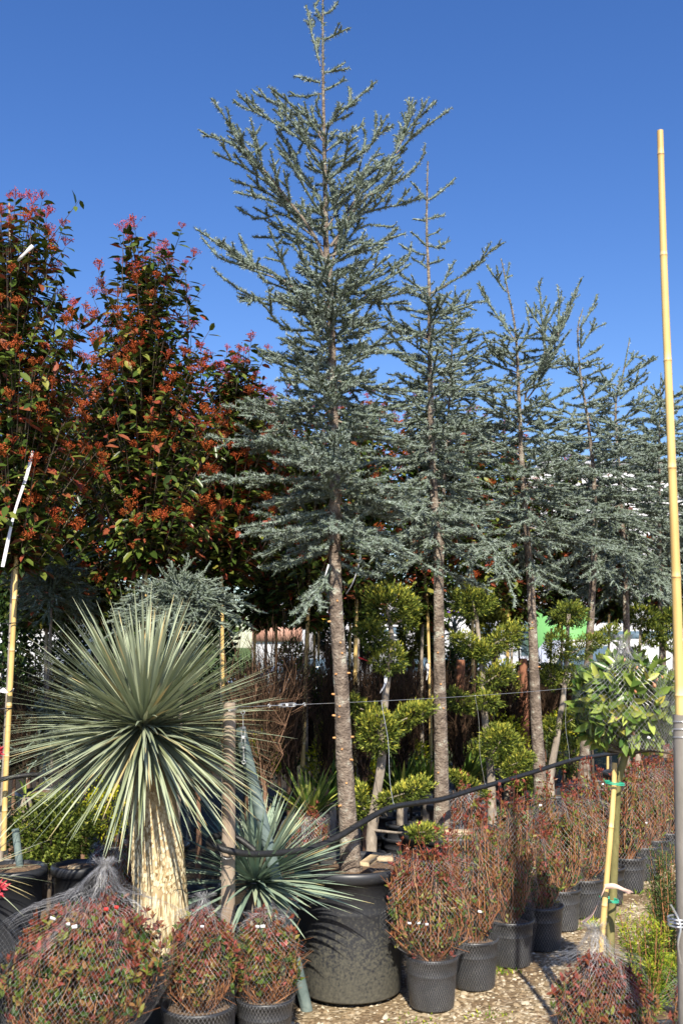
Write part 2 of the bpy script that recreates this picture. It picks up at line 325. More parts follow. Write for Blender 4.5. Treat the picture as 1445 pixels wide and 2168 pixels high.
# ---------------------------------------------------------------- the ground
def ground_mat():
    m, n, p = newmat('gravel_ground')
    tc = n.nodes.new('ShaderNodeTexCoord')
    v = n.nodes.new('ShaderNodeTexVoronoi'); v.inputs['Scale'].default_value = 42; n.links.new(tc.outputs['Object'], v.inputs[0])
    r = n.nodes.new('ShaderNodeValToRGB'); setramp(r, [(0, (.12, .085, .05)), (.35, (.26, .20, .12)), (.7, (.38, .30, .20)), (1, (.50, .43, .32))])
    sep = n.nodes.new('ShaderNodeSeparateColor'); n.links.new(v.outputs['Color'], sep.inputs[0]); n.links.new(sep.outputs[0], r.inputs[0])
    nz = n.nodes.new('ShaderNodeTexNoise'); nz.inputs['Scale'].default_value = 2.6; nz.inputs['Detail'].default_value = 6; n.links.new(tc.outputs['Object'], nz.inputs[0])
    r2 = n.nodes.new('ShaderNodeValToRGB'); setramp(r2, [(.42, (0, 0, 0)), (.62, (1, 1, 1))]); n.links.new(nz.outputs['Fac'], r2.inputs[0])
    mx = n.nodes.new('ShaderNodeMix'); mx.data_type = 'RGBA'; mx.inputs['B'].default_value = (.16, .11, .065, 1)
    n.links.new(r2.outputs[0], mx.inputs['Factor']); n.links.new(r.outputs[0], mx.inputs['A'])
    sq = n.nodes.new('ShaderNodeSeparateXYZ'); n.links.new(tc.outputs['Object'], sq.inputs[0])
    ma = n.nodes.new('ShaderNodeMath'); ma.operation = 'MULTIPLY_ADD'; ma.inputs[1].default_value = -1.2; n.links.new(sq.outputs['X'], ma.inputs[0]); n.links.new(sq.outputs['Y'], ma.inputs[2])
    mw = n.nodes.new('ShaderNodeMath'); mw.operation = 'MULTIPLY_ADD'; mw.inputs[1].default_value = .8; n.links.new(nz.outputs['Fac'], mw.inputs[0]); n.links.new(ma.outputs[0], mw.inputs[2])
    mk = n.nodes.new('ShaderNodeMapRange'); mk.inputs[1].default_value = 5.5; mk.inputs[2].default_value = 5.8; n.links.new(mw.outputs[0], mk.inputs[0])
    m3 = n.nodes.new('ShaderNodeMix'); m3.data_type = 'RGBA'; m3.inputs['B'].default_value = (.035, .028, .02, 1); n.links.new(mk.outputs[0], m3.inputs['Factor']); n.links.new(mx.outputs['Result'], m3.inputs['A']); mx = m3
    # beyond the nursery rows the ground turns to grass
    sp = n.nodes.new('ShaderNodeSeparateXYZ'); n.links.new(tc.outputs['Object'], sp.inputs[0])
    mr = n.nodes.new('ShaderNodeMapRange'); mr.inputs[1].default_value = 14; mr.inputs[2].default_value = 20; n.links.new(sp.outputs['Y'], mr.inputs[0])
    m2 = n.nodes.new('ShaderNodeMix'); m2.data_type = 'RGBA'; m2.inputs['B'].default_value = (.09, .13, .04, 1)
    n.links.new(mr.outputs[0], m2.inputs['Factor']); n.links.new(mx.outputs['Result'], m2.inputs['A'])
    n.links.new(m2.outputs['Result'], p.inputs['Base Color']); p.inputs['Roughness'].default_value = .95; p.inputs['Specular IOR Level'].default_value = .1
    b = n.nodes.new('ShaderNodeBump'); b.inputs['Strength'].default_value = .8; b.inputs['Distance'].default_value = .012; b.invert = True
    n.links.new(v.outputs['Distance'], b.inputs['Height']); n.links.new(b.outputs[0], p.inputs['Normal'])
    return m
g = rng(1)
xs = np.concatenate([[-900, -200, -60, -20], np.arange(-8, 12.01, .25), [20, 60, 200, 900]])
ys = np.concatenate([[-300, -40, -8, 0], np.arange(2, 16.01, .25), [22, 40, 100, 400, 1500]])
X, Y = np.meshgrid(xs, ys); Z = .012*np.sin(X*2.1+Y)+.012*np.sin(Y*3.3-X*1.7)
Z[(np.abs(X) > 15) | (Y > 18) | (Y < 1)] = 0
nx = len(xs); ny = len(ys); I = (np.arange(ny-1)[:, None]*nx+np.arange(nx-1)).ravel()
mb = MB().add(np.stack([X, Y, Z], -1), np.stack([I, I+1, I+1+nx, I+nx], 1))
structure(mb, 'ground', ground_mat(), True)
M['stone'] = leafmat('pebble', [(0, (.12, .08, .045)), (.35, (.26, .19, .115)), (.75, (.38, .31, .21)), (1, (.54, .48, .38))], .8, 0, .3)
def pebbles():
    mb = MB(); n = 42000
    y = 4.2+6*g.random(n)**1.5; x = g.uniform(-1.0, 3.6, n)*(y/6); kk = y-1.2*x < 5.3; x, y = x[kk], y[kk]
    k = (x > -.6*y/5) ; x, y = x[k], y[k]; n = len(x)
    s = .0045+.012*g.random(n)**2.5+.014*(g.random(n) > .985)
    P = np.array([[1, 0, 0], [.4, .9, .05], [-.6, .75, 0], [-1, -.1, .05], [-.45, -.85, 0], [.55, -.8, .05], [.45, .1, .62], [-.4, .15, .55]])
    F = [[0, 1, 6], [1, 2, 7], [1, 7, 6], [2, 3, 7], [3, 4, 7], [4, 5, 6], [4, 6, 7], [5, 0, 6]]
    a = g.uniform(0, 6.3, n); ca, sa = np.cos(a)[:, None], np.sin(a)[:, None]
    asp = g.uniform(.55, 1, n)[:, None]
    V = np.stack([(P[None, :, 0]*ca-P[None, :, 1]*asp*sa), (P[None, :, 0]*sa+P[None, :, 1]*asp*ca), P[None, :, 2]*g.uniform(.6, 1.1, n)[:, None]], -1)
    V = V*(1+g.normal(0, .12, V.shape))*s[:, None, None]
    V += np.stack([x, y, .012*np.sin(x*2.1+y)+.012*np.sin(y*3.3-x*1.7)-.0005], -1)[:, None]
    FF = (np.arange(n)[:, None, None]*8+np.array(F)[None]).reshape(-1, 3)
    mb.add(V, FF, np.repeat(g.random(n), 8)); o = mb.build('gravel', M['stone']); o['kind'] = 'stuff'
pebbles()
mb = MB()                       # weeds and dry leaves between the pots
for (px, py, n, r, h) in ((1062, 2058, 60, .05, .03), (1040, 2158, 50, .06, .03), (880, 2160, 30, .06, .02), (1290, 1960, 90, .12, .05), (1360, 1890, 120, .2, .05), (1440, 1840, 80, .3, .05), (1230, 1950, 50, .1, .04), (1330, 1930, 60, .15, .05)):
    c = ground(px, py); B = c+np.stack([g.normal(0, r, n), g.normal(0, r, n), np.zeros(n)], -1); D = nrm(np.stack([g.normal(0, .8, n), g.normal(0, .8, n), np.ones(n)], -1))
    leaves(mb, B, D, rdir(g, n), g.uniform(.5, 1.3, n)*h, .008, g.uniform(.3, 1, n), DIAM)
o = mb.build('weeds', M['yew']); o['kind'] = 'stuff'

# ---------------------------------------------------------------- plant builders
def pot(root, c, r, h, mat='pot', soil=None, taper=.84, rim=.012, name='pot', sides=36, handles=False):
    c = np.array(c, float); mb = MB(); rb = r*taper
    prof = [(0.001, 0.004), (rb-.006, 0.003), (rb, .012), (rb+(r-rb)*.5, h*.5), (rb+(r-rb)*.66, h*.66), (rb+(r-rb)*.66+.0025, h*.67), (rb+(r-rb)*.69, h*.685), (r-.002, h-rim*2.4), (r+rim*.55, h-rim*2.3), (r+rim*.8, h-rim), (r+rim*.7, h-rim*.2), (r+rim*.3, h), (r-rim*.3, h), (r-rim*.6, h-rim), (r-.012, h-.06), (r-.02, h-.09)]
    lathe(mb, prof, c, sides, wob=.006, seed=int(abs(c[0])*100))
    p = part(mb, name, M[mat], root, True)
    mb = MB(); hs = h-(soil if soil is not None else .035)
    n = 14; gg = rng(int(abs(c[0]*77+c[1]*13)*10)); rr = np.linspace(0.001, r-.012, 7)
    prof = [(x, hs+gg.normal(0, .004)+.012*(1-(x/r)**2)) for x in rr]; lathe(mb, prof[::-1], c, 20, wob=0)
    part(mb, 'soil', M['soil'], root, True)
    return p

def rosettes(mb, g, C, A, n=11, L=.021, W=.0022, tint=.6, tv=.25, sz=1.0):
    m = len(C); sz = np.repeat(np.broadcast_to(sz, (m,)), n); C = np.repeat(C, n, 0); A = np.repeat(nrm(A), n, 0)
    D = nrm(rdir(g, m*n)+A*.45); t = np.clip(np.repeat(tint+g.normal(0, tv, m), n)+g.normal(0, .08, m*n), 0, 1)
    leaves(mb, C+D*.002, D, rdir(g, m*n), L*sz*g.uniform(.7, 1.2, m*n), W, t, NEED)

def polyinterp(P, n):
    s = np.concatenate([[0], np.cumsum(np.linalg.norm(np.diff(P, axis=0), axis=1))])
    u = np.linspace(0, s[-1], n); return np.stack([np.interp(u, s, P[:, i]) for i in range(3)], 1), s[-1]

class Cedar:
    def __init__(s, D, seed, dens=1.0, L=.021):
        s.D = D; s.g = rng(seed); s.fol = MB(); s.lim = MB(); s.C = []; s.A = []; s.Z = []; s.dens = dens; s.L = L; s.tw = []; s.core = []
    def shoot(s, P, sp, a=1.12, b=.6):
        Q, ln = polyinterp(P, max(2, int(ln_(P)/sp*s.dens)))
        T = nrm(np.gradient(Q, axis=0)); s.core.append((Q[:-1], Q[1:], np.linspace(a, b, len(Q))*s.g.uniform(.7, 1.25, len(Q)))); s.C.append(Q+s.g.normal(0, .003, Q.shape)); s.A.append(T+s.g.normal(0, .35, T.shape)); s.Z.append(np.linspace(a, b, len(Q)))
    def limb(s, P, r0, lift=.25, tmax=.28, tk=.36, spacing=.045, bare=.12, flat=.5):
        """P: world polyline from trunk to tip"""
        g = s.g; P = smooth_path(P, max(6, int(ln_(P)/.06))); ln = ln_(P); n = len(P)
        P = P+np.cumsum(g.normal(0, .004, P.shape), 0)
        r = np.linspace(r0*.62, .0022, n); sticks(s.lim, P[:-1], P[1:], r[:-1], r[1:], .5, 5)
        Q, _ = polyinterp(P, max(3, int(ln/.022))); k = int(bare*len(Q)); T = nrm(np.gradient(P, axis=0))
        s.shoot(Q[k:], .0135, 1.1, .75)
        m = int(ln/spacing); side = 1
        for i in range(m):
            t = bare*.8+(1-bare*.8)*(i+g.random())/m
            f = t*(n-1); a = int(min(f, n-2)); p = P[a]+(P[a+1]-P[a])*(f-a); d = T[a]
            rem = (1-t)*ln; L = min(tmax, .04+tk*rem)*g.uniform(.35, 1.5)
            sd = nrm(np.cross(d, [0, 0, 1.])+1e-6)*side; side = -side
            if g.random() < .2: sd = nrm(rdir(g, 1)[0]-d*.5)
            q = nrm(d*.95+sd*.75+np.array([0, 0, lift])+g.normal(0, .14, 3))
            e1 = p+q*L*.5; q2 = nrm(q+np.array([0, 0, lift*.5])+d*.2); e2 = e1+q2*L*.5
            s.tw.append((p, e1, .0022, .0017)); s.tw.append((e1, e2, .0017, .0011))
            s.shoot(np.array([p+(e1-p)*.15, e1, e2]), .0120)
            if L > .10:
                for b in range(int(L/.055)):
                    tt = g.uniform(.2, .85); pb = p+(e2-p)*tt; sb = nrm(np.cross(q, [0, 0, 1.])*(1 if b % 2 else -1)+q*.8+np.array([0, 0, lift*.6])+g.normal(0, .3, 3))
                    Lb = L*g.uniform(.2, .45)*(1.1-tt); eb = pb+sb*(Lb+.02); s.tw.append((pb, eb, .0013, .0010)); s.shoot(np.array([pb, eb]), .0120)
    def finish(s, root, nn=12, W=.0022, tint=.6):
        a = np.array([t[0] for t in s.tw]); b = np.array([t[1] for t in s.tw]); sticks(s.lim, a, b, [t[2] for t in s.tw], [t[3] for t in s.tw], .5, 3)
        c0 = np.concatenate([c[0] for c in s.core]); c1 = np.concatenate([c[1] for c in s.core]); k0 = np.concatenate([c[2][:-1] for c in s.core]); k1 = np.concatenate([c[2][1:] for c in s.core])
        sticks(s.fol, c0, c1, k0*s.L*.30, k1*s.L*.30, np.clip(s.g.normal(tint-.16, .14, len(c0)), 0, 1), 5)
        rosettes(s.fol, s.g, np.concatenate(s.C), np.concatenate(s.A), nn, s.L, W, tint, .28, np.concatenate(s.Z))
        part(s.lim, 'branches', M['twig'], root); part(s.fol, 'foliage', M['cedar'], root)
def ln_(P): P = np.asarray(P); return float(np.linalg.norm(np.diff(P, axis=0), axis=1).sum())

def trunk_bump(seed, amp=.03):
    gg = rng(seed)
    def f(n, s): 
        a = 1+gg.normal(0, amp*.7, (n, s))+gg.normal(0, amp*.25, (n, 1)); return a
    return f
def cedar(label, D, tp, rb, rt, seed, limbs=(), proc=(), dens=1.0, L=.021, W=.0022, nn=11, bm=1.75, stubs=(), potc=None, tint=.6, tdens=1.0):
    """tp: trunk pixels top->bottom; limbs: (r0, [(px,py)...from trunk], depth at tip)"""
    base = at(tp[-1][0], tp[-1][1], D)
    root = thing('cedar_tree', label, 'tree', (base[0], D, 0), 'blue cedars growing in black pots')
    P = np.array([at(x, y, D) for x, y in tp][::-1]); Pn = smooth_path(P, 90)
    if Pn[0][2] > .45: Pn = np.vstack([[[base[0], D, .45]], Pn])
    zz = (Pn[:, 2]-Pn[0, 2])/(Pn[-1, 2]-Pn[0, 2]); r = rb*(1-zz)**1.15+rt; r[:5] *= np.linspace(1.3, 1.02, 5)
    mb = MB(); tube(mb, Pn, r, 14, .5, True, 0, trunk_bump(seed)); tr = part(mb, 'trunk', M['cedar_bark'], root, True)
    for (x, y, sd, up) in stubs:
        f = np.interp(zat(y, D), Pn[:, 2], np.arange(len(Pn))); i = int(f); c = Pn[i]; dr = nrm(np.array([sd, -math.sqrt(max(0, 1-sd*sd)), up]))
        mb = MB(); ln = .006 if abs(sd) < .7 else .014
        a = c+dr*(r[i]-.006); b = c+dr*(r[i]+ln); tube(mb, [a, b], [.0065, .0045], 8, .5, True)
        part(mb, 'branch_stub', M['cut'], tr)
    L *= 1.05; W *= 1.75; cd = Cedar(D, seed, dens, L); g = cd.g
    for lb in limbs:
        r0, pts, dd = lb[:3]
        n = len(pts); Q = np.array([at(x, y, D+dd*(k/(n-1))) for k, (x, y) in enumerate(pts)])
        cd.limb(Q, r0, .3 if len(lb) < 4 else lb[3], spacing=.075/tdens)
    ga = g.uniform(0, 6)
    for (y0, y1, n, l0, l1, e0, e1, bend, opt) in proc:
        n = int(n*bm)
        for k in range(n):
            t = (k+g.uniform(.1, .9))/n; y = y0+(y1-y0)*t; z = zat(y, D); i = int(np.interp(z, Pn[:, 2], np.arange(len(Pn)))); c = Pn[i]
            ga += 2.4+g.normal(0, .35); ln = (l0+(l1-l0)*t)*g.uniform(.4, 1.22)*1.14; e = e0+(e1-e0)*t+g.normal(0, 11)
            h = np.array([math.cos(ga), math.sin(ga), 0]); 
            wx = opt.get('right', 1) if h[0] > 0 else opt.get('left', 1)
            ln *= wx*(1-.25*abs(h[1]))
            pts = [c]; p = c.copy(); m = 6
            for j in range(m):
                ee = R(e+bend*(j/m)); p = p+(h*math.cos(ee)+np.array([0, 0, math.sin(ee)]))*ln/m; pts.append(p.copy())
            cd.limb(np.array(pts), .004+.011*min(ln, 1), opt.get('lift', .1), opt.get('tmax', .3), .5, spacing=.064/tdens)
    # needles straight on the leader near the top
    cd.shoot(Pn[int(len(Pn)*.86):], .02)
    cd.finish(root, nn, W, tint)
    if potc: pot(root, (potc[0], potc[1], 0), potc[2], potc[3], 'potmud' if potc[4] else 'pot', .05, rim=.022, taper=.92, sides=56)
    return root

# ---- cedar 1, the tall one
T1 = [(683, -14), (683, 60), (684, 200), (688, 400), (690, 520), (699, 640), (704, 800), (709, 1000), (708, 1150), (712, 1300), (722, 1450), (728, 1600), (737, 1750), (743, 1838)]
L1 = [
 (.006, [(678, 141), (664, 80), (649, 8)], .05), (.004, [(686, 87), (710, 78), (740, 62)], -.05), (.004, [(686, 150), (712, 146), (738, 143)], .05),
 (.004, [(682, 175), (655, 168), (630, 163)], -.05), (.004, [(686, 190), (706, 182), (726, 172)], .0), (.003, [(684, 30), (700, 20), (707, 8)], .02), (.003, [(683, 50), (670, 20), (668, 0)], .02),
 (.009, [(690, 270), (720, 235), (762, 205), (797, 170)], -.1), (.004, [(742, 222), (741, 200), (741, 178)], 0), (.005, [(679, 200), (645, 205), (610, 203)], .1),
 (.009, [(680, 285), (640, 258), (600, 225), (541, 201)], .15), (.008, [(680, 300), (648, 250), (610, 215), (580, 189)], -.15), (.008, [(684, 330), (620, 290), (540, 245), (487, 218)], .25),
 (.017, [(692, 560), (657, 490), (600, 415), (566, 374), (504, 291), (450, 212)], -.25), (.010, [(560, 368), (500, 305), (460, 285), (427, 276)], .1), (.010, [(600, 415), (555, 380), (500, 345), (454, 322)], -.15),
 (.010, [(620, 440), (560, 405), (487, 386)], .1), (.009, [(640, 470), (570, 425), (495, 407)], -.2), (.010, [(660, 500), (600, 450), (545, 455), (493, 432)], .15), (.009, [(685, 545), (620, 505), (537, 502)], .3),
 (.014, [(700, 700), (649, 640), (579, 581), (504, 544), (420, 484)], -.3), (.008, [(579, 585), (500, 560), (457, 545), (427, 509)], .1), (.011, [(660, 660), (600, 640), (525, 623), (458, 581)], .2), (.009, [(660, 700), (600, 700), (545, 640), (525, 650)], -.35), (.010, [(700, 760), (640, 755), (580, 745), (543, 731)], .1),
 (.016, [(697, 590), (707, 536), (732, 457), (774, 407), (819, 353), (878, 266), (934, 212)], .25), (.009, [(836, 325), (880, 280), (938, 239)], -.1), (.006, [(848, 305), (862, 260), (867, 212)], .05),
 (.012, [(690, 400), (699, 378), (753, 332), (794, 299), (828, 237)], -.3), (.005, [(794, 299), (795, 270), (794, 249)], 0), (.005, [(770, 322), (776, 295), (776, 274)], 0), (.008, [(690, 320), (732, 291), (772, 266)], .2),
 (.014, [(700, 520), (761, 432), (815, 399), (870, 370), (902, 326)], -.2), (.010, [(720, 470), (774, 449), (840, 436), (894, 424)], .3), (.009, [(705, 540), (760, 480), (824, 482)], .1), (.009, [(700, 560), (750, 520), (799, 523)], -.25),
 (.012, [(700, 650), (740, 620), (774, 598), (840, 565), (857, 530)], .2), (.010, [(700, 640), (750, 610), (819, 540)], -.3), (.008, [(700, 610), (740, 590), (767, 552)], .2), (.012, [(702, 670), (760, 640), (830, 590), (870, 560)], -.1),
 (.009, [(690, 470), (650, 400), (610, 330)], -.3), (.009, [(690, 450), (640, 350), (600, 270)], .3), (.008, [(692, 480), (740, 400), (790, 360), (850, 350)], .35), (.008, [(688, 360), (655, 320), (630, 270)], -.2),
]
CUT1 = [(0, 1262, .2, 0), (0, 1313, -.95, 0), (0, 1350, .3, 0), (0, 1372, .4, 0), (0, 1410, -.6, 0), (0, 1407, .95, .1), (0, 1483, -.3, 0), (0, 1470, -.98, .1), (0, 1502, -.98, .1), (0, 1514, -.4, 0), (0, 1555, .97, .1), (0, 1553, -.97, 0), (0, 1563, -.2, 0), (0, 1594, .75, 0), (0, 1640, .1, 0), (0, 1690, -.7, 0)]
cedar('tallest blue cedar, its tip at the top of the photo, in the big muddy pot', 5.28, T1, .047, .004, 11, L1, [
    (440, 640, 12, .28, .42, 20, 8, 12, dict(lift=.2)), (600, 800, 26, .40, .44, 8, 0, 14, dict(lift=.15)), (790, 1000, 30, .56, .62, 2, -6, 12, dict(lift=.1, right=.72)),
    (990, 1110, 17, .58, .52, -4, -14, 4, dict(lift=.0, right=.85)), (1090, 1195, 7, .42, .45, -16, -26, 6, dict(lift=-.05, right=.75)), (240, 450, 8, .14, .24, 40, 30, 0, dict(lift=.3))],
    1.05, stubs=CUT1, potc=(.0475, 5.28, .275, .61, True), nn=12)
T2 = [(905, 342), (903, 430), (903, 500), (908, 620), (910, 800), (915, 1000), (925, 1150), (928, 1300), (930, 1450), (933, 1600), (935, 1755)]
L2 = [(.008, [(904, 425), (930, 405), (957, 385)], .1), (.005, [(903, 425), (885, 405), (878, 395)], -.1), (.004, [(902, 465), (925, 462), (944, 455)], .1), (.004, [(902, 470), (880, 462)], 0), (.005, [(903, 520), (870, 490)], -.05), (.004, [(903, 500), (925, 490)], 0),
 (.004, [(904, 540), (850, 520)], .1), (.004, [(905, 520), (945, 525)], .1), (.005, [(906, 570), (870, 545)], .1), (.005, [(906, 560), (938, 548)], -.1),
 (.012, [(912, 620), (960, 590), (1000, 565), (1030, 535), (1065, 517)], -.2), (.010, [(909, 640), (870, 620), (820, 610)], .2), (.009, [(910, 690), (960, 650), (1030, 640)], .2), (.009, [(910, 720), (850, 690), (815, 640)], -.2),
 (.010, [(925, 1130), (980, 1130), (1040, 1160), (1090, 1280)], -.5, -.1), (.010, [(925, 1160), (890, 1180), (940, 1215)], -.4, -.2), (.010, [(925, 1100), (860, 1120), (800, 1150), (790, 1200)], -.3, -.1)]
cedar('second cedar from the left, mossy trunk, standing behind the black hose', 6.28, T2, .046, .004, 12, L2, [
    (600, 760, 14, .22, .40, 18, 8, 6, dict(lift=.12)), (760, 960, 24, .40, .48, 4, -6, 6, dict(lift=.08)), (940, 1110, 16, .50, .55, -8, -18, -6, dict(lift=0)), (1090, 1190, 4, .45, .4, -20, -30, 0, dict(lift=-.1))],
    .95, stubs=[(0, 1343, .5, 0), (0, 1365, -.3, 0), (0, 1445, .1, 0), (0, 1498, .4, 0), (0, 1625, -.5, 0), (0, 1670, .95, 0)], potc=(.66, 6.28, .30, .60, False), W=.0026, nn=10)
T3 = [(1060, 548), (1075, 620), (1090, 700), (1097, 830), (1105, 1000), (1118, 1180), (1125, 1300), (1133, 1500), (1145, 1705)]
L3 = [(.014, [(1108, 850), (1112, 830), (1145, 760), (1138, 680), (1130, 597)], -.15, .35), (.012, [(1110, 850), (1150, 790), (1185, 700), (1232, 590)], .2, .3), (.007, [(1180, 710), (1182, 650), (1180, 615)], 0), (.006, [(1140, 700), (1165, 670), (1175, 640)], 0),
 (.008, [(1090, 720), (1050, 660), (1010, 600)], .2), (.005, [(1075, 620), (1045, 580), (1030, 560)], 0), (.005, [(1068, 600), (1076, 570), (1078, 556)], 0), (.007, [(1094, 740), (1115, 700), (1112, 650)], .1), (.008, [(1095, 780), (1040, 740), (1020, 700)], -.2), (.010, [(1115, 900), (1160, 850), (1215, 820)], .3)]
cedar('third cedar from the left, with two leaders and a forked top', 7.6, T3, .047, .004, 13, L3, [
    (700, 840, 10, .3, .45, 20, 8, 4, dict(lift=.15)), (850, 1040, 22, .50, .58, 2, -8, 4, dict(lift=.08)), (1020, 1160, 15, .6, .6, -10, -22, -8, dict(lift=0)), (1130, 1220, 4, .4, .35, -20, -30, 0, dict(lift=-.1))],
    .85, stubs=[(0, 1263, .6, 0), (0, 1307, -.2, 0), (0, 1330, -.1, 0), (0, 1404, .8, 0)], potc=(1.52, 7.6, .29, .5, False), L=.024, W=.003, nn=9)
T4 = [(1232, 655), (1222, 700), (1228, 800), (1240, 870), (1255, 1000), (1257, 1150), (1250, 1300), (1242, 1450), (1235, 1645)]
L4 = [(.006, [(1222, 700), (1245, 670), (1268, 625)], .1), (.006, [(1225, 740), (1250, 700), (1275, 688)], -.1), (.006, [(1228, 760), (1270, 735)], .1), (.006, [(1230, 800), (1200, 770), (1190, 740)], 0), (.008, [(1255, 930), (1290, 900), (1325, 880)], -.3), (.006, [(1236, 850), (1290, 815), (1310, 790)], .2)]
cedar('fourth cedar from the left, thin pale top, leaning slightly', 9.2, T4, .046, .005, 14, L4, [
    (760, 880, 9, .3, .42, 18, 8, 4, dict(lift=.12)), (880, 1050, 18, .5, .6, 0, -8, 2, dict(lift=.06)), (1030, 1180, 14, .62, .62, -10, -26, -8, dict(lift=0))],
    .75, stubs=[(0, 1333, .5, 0)], potc=(2.32, 9.2, .29, .48, False), L=.027, W=.0036, nn=8)
T5 = [(1332, 716), (1318, 790), (1302, 860), (1310, 1000), (1318, 1150), (1325, 1330), (1322, 1480), (1320, 1600)]
cedar('fifth cedar from the left, bushy, with long drooping lower branches', 10.3, T5, .046, .005, 15, [(.005, [(1322, 780), (1345, 755), (1365, 765)], .1), (.005, [(1308, 830), (1280, 800), (1270, 780)], -.1), (.006, [(1306, 850), (1350, 800), (1370, 790)], .1)], [
    (800, 920, 10, .35, .55, 20, 6, 4, dict(lift=.12)), (910, 1060, 20, .6, .7, 0, -14, -4, dict(lift=.05)), (1050, 1200, 16, .75, .8, -18, -38, -12, dict(lift=-.05))],
    .7, potc=(2.93, 10.3, .28, .45, False), L=.03, W=.0038, nn=8)
T6 = [(1398, 790), (1395, 900), (1394, 1050), (1395, 1200), (1400, 1350), (1402, 1480), (1404, 1560)]
cedar('sixth cedar from the left, just behind the tall bamboo pole', 11.6, T6, .046, .005, 16, [], [
    (815, 930, 11, .25, .5, 22, 8, 4, dict(lift=.12)), (920, 1080, 18, .6, .65, 0, -10, -4, dict(lift=.05)), (1070, 1200, 12, .65, .65, -15, -32, -10, dict(lift=-.05))],
    .6, potc=(3.75, 11.6, .28, .45, False), L=.033, W=.005, nn=7)
T7 = [(963, 605), (958, 700), (950, 850), (938, 1050), (933, 1250), (932, 1450), (932, 1600)]
cedar('slender cedar showing just right of the second cedar, farther back', 8.3, T7, .032, .004, 17, [], [
    (625, 760, 12, .15, .32, 25, 12, 4, dict(lift=.12)), (750, 900, 16, .4, .5, 5, -5, 2, dict(lift=.06)), (890, 1100, 14, .5, .5, -5, -20, -6, dict(lift=0))],
    .75, potc=(.9, 8.3, .25, .45, False), L=.026, W=.0034, nn=8)
T8 = [(1466, 770), (1464, 950), (1466, 1150), (1470, 1350), (1472, 1540)]
cedar('cedar at the right edge, only its branches reaching into view', 12.6, T8, .046, .005, 18, [], [
    (800, 950, 11, .3, .6, 20, 5, 2, dict(lift=.1)), (940, 1190, 26, .7, .75, 0, -28, -6, dict(lift=0))], .55, potc=(4.5, 12.6, .28, .45, False), L=.034, W=.0055, nn=7)

# ---------------------------------------------------------------- photinia standards
def bloom(mb, g, C, A, s, tint):
    """branching flower heads: C centres, A axes"""
    n = len(C); k = 11
    Cr = np.repeat(C, k, 0); Ar = np.repeat(nrm(A), k, 0); sr = np.repeat(s, k); tr = np.clip(np.repeat(tint, k)+g.normal(0, .12, n*k), 0, 1)
    d = nrm(Ar*1.25+rdir(g, n*k)); E = Cr+d*(sr*g.uniform(.55, 1, n*k))[:, None]
    sticks(mb, Cr-Ar*(sr*.3)[:, None], E, .0013, .0010, tr, 3)
    m = 6; Er = np.repeat(E, m, 0); ss = np.repeat(sr, m); d2 = rdir(g, len(Er)); Q = Er+d2*(ss*.28)[:, None]
    leaves(mb, Q, rdir(g, len(Q)), rdir(g, len(Q)), .0085*ss/.05, .008*ss/.05, np.repeat(tr, m), DIAM)
    leaves(mb, Er, d2, rdir(g, len(Er)), ss*.3, .0028, np.repeat(tr, m), NEED)
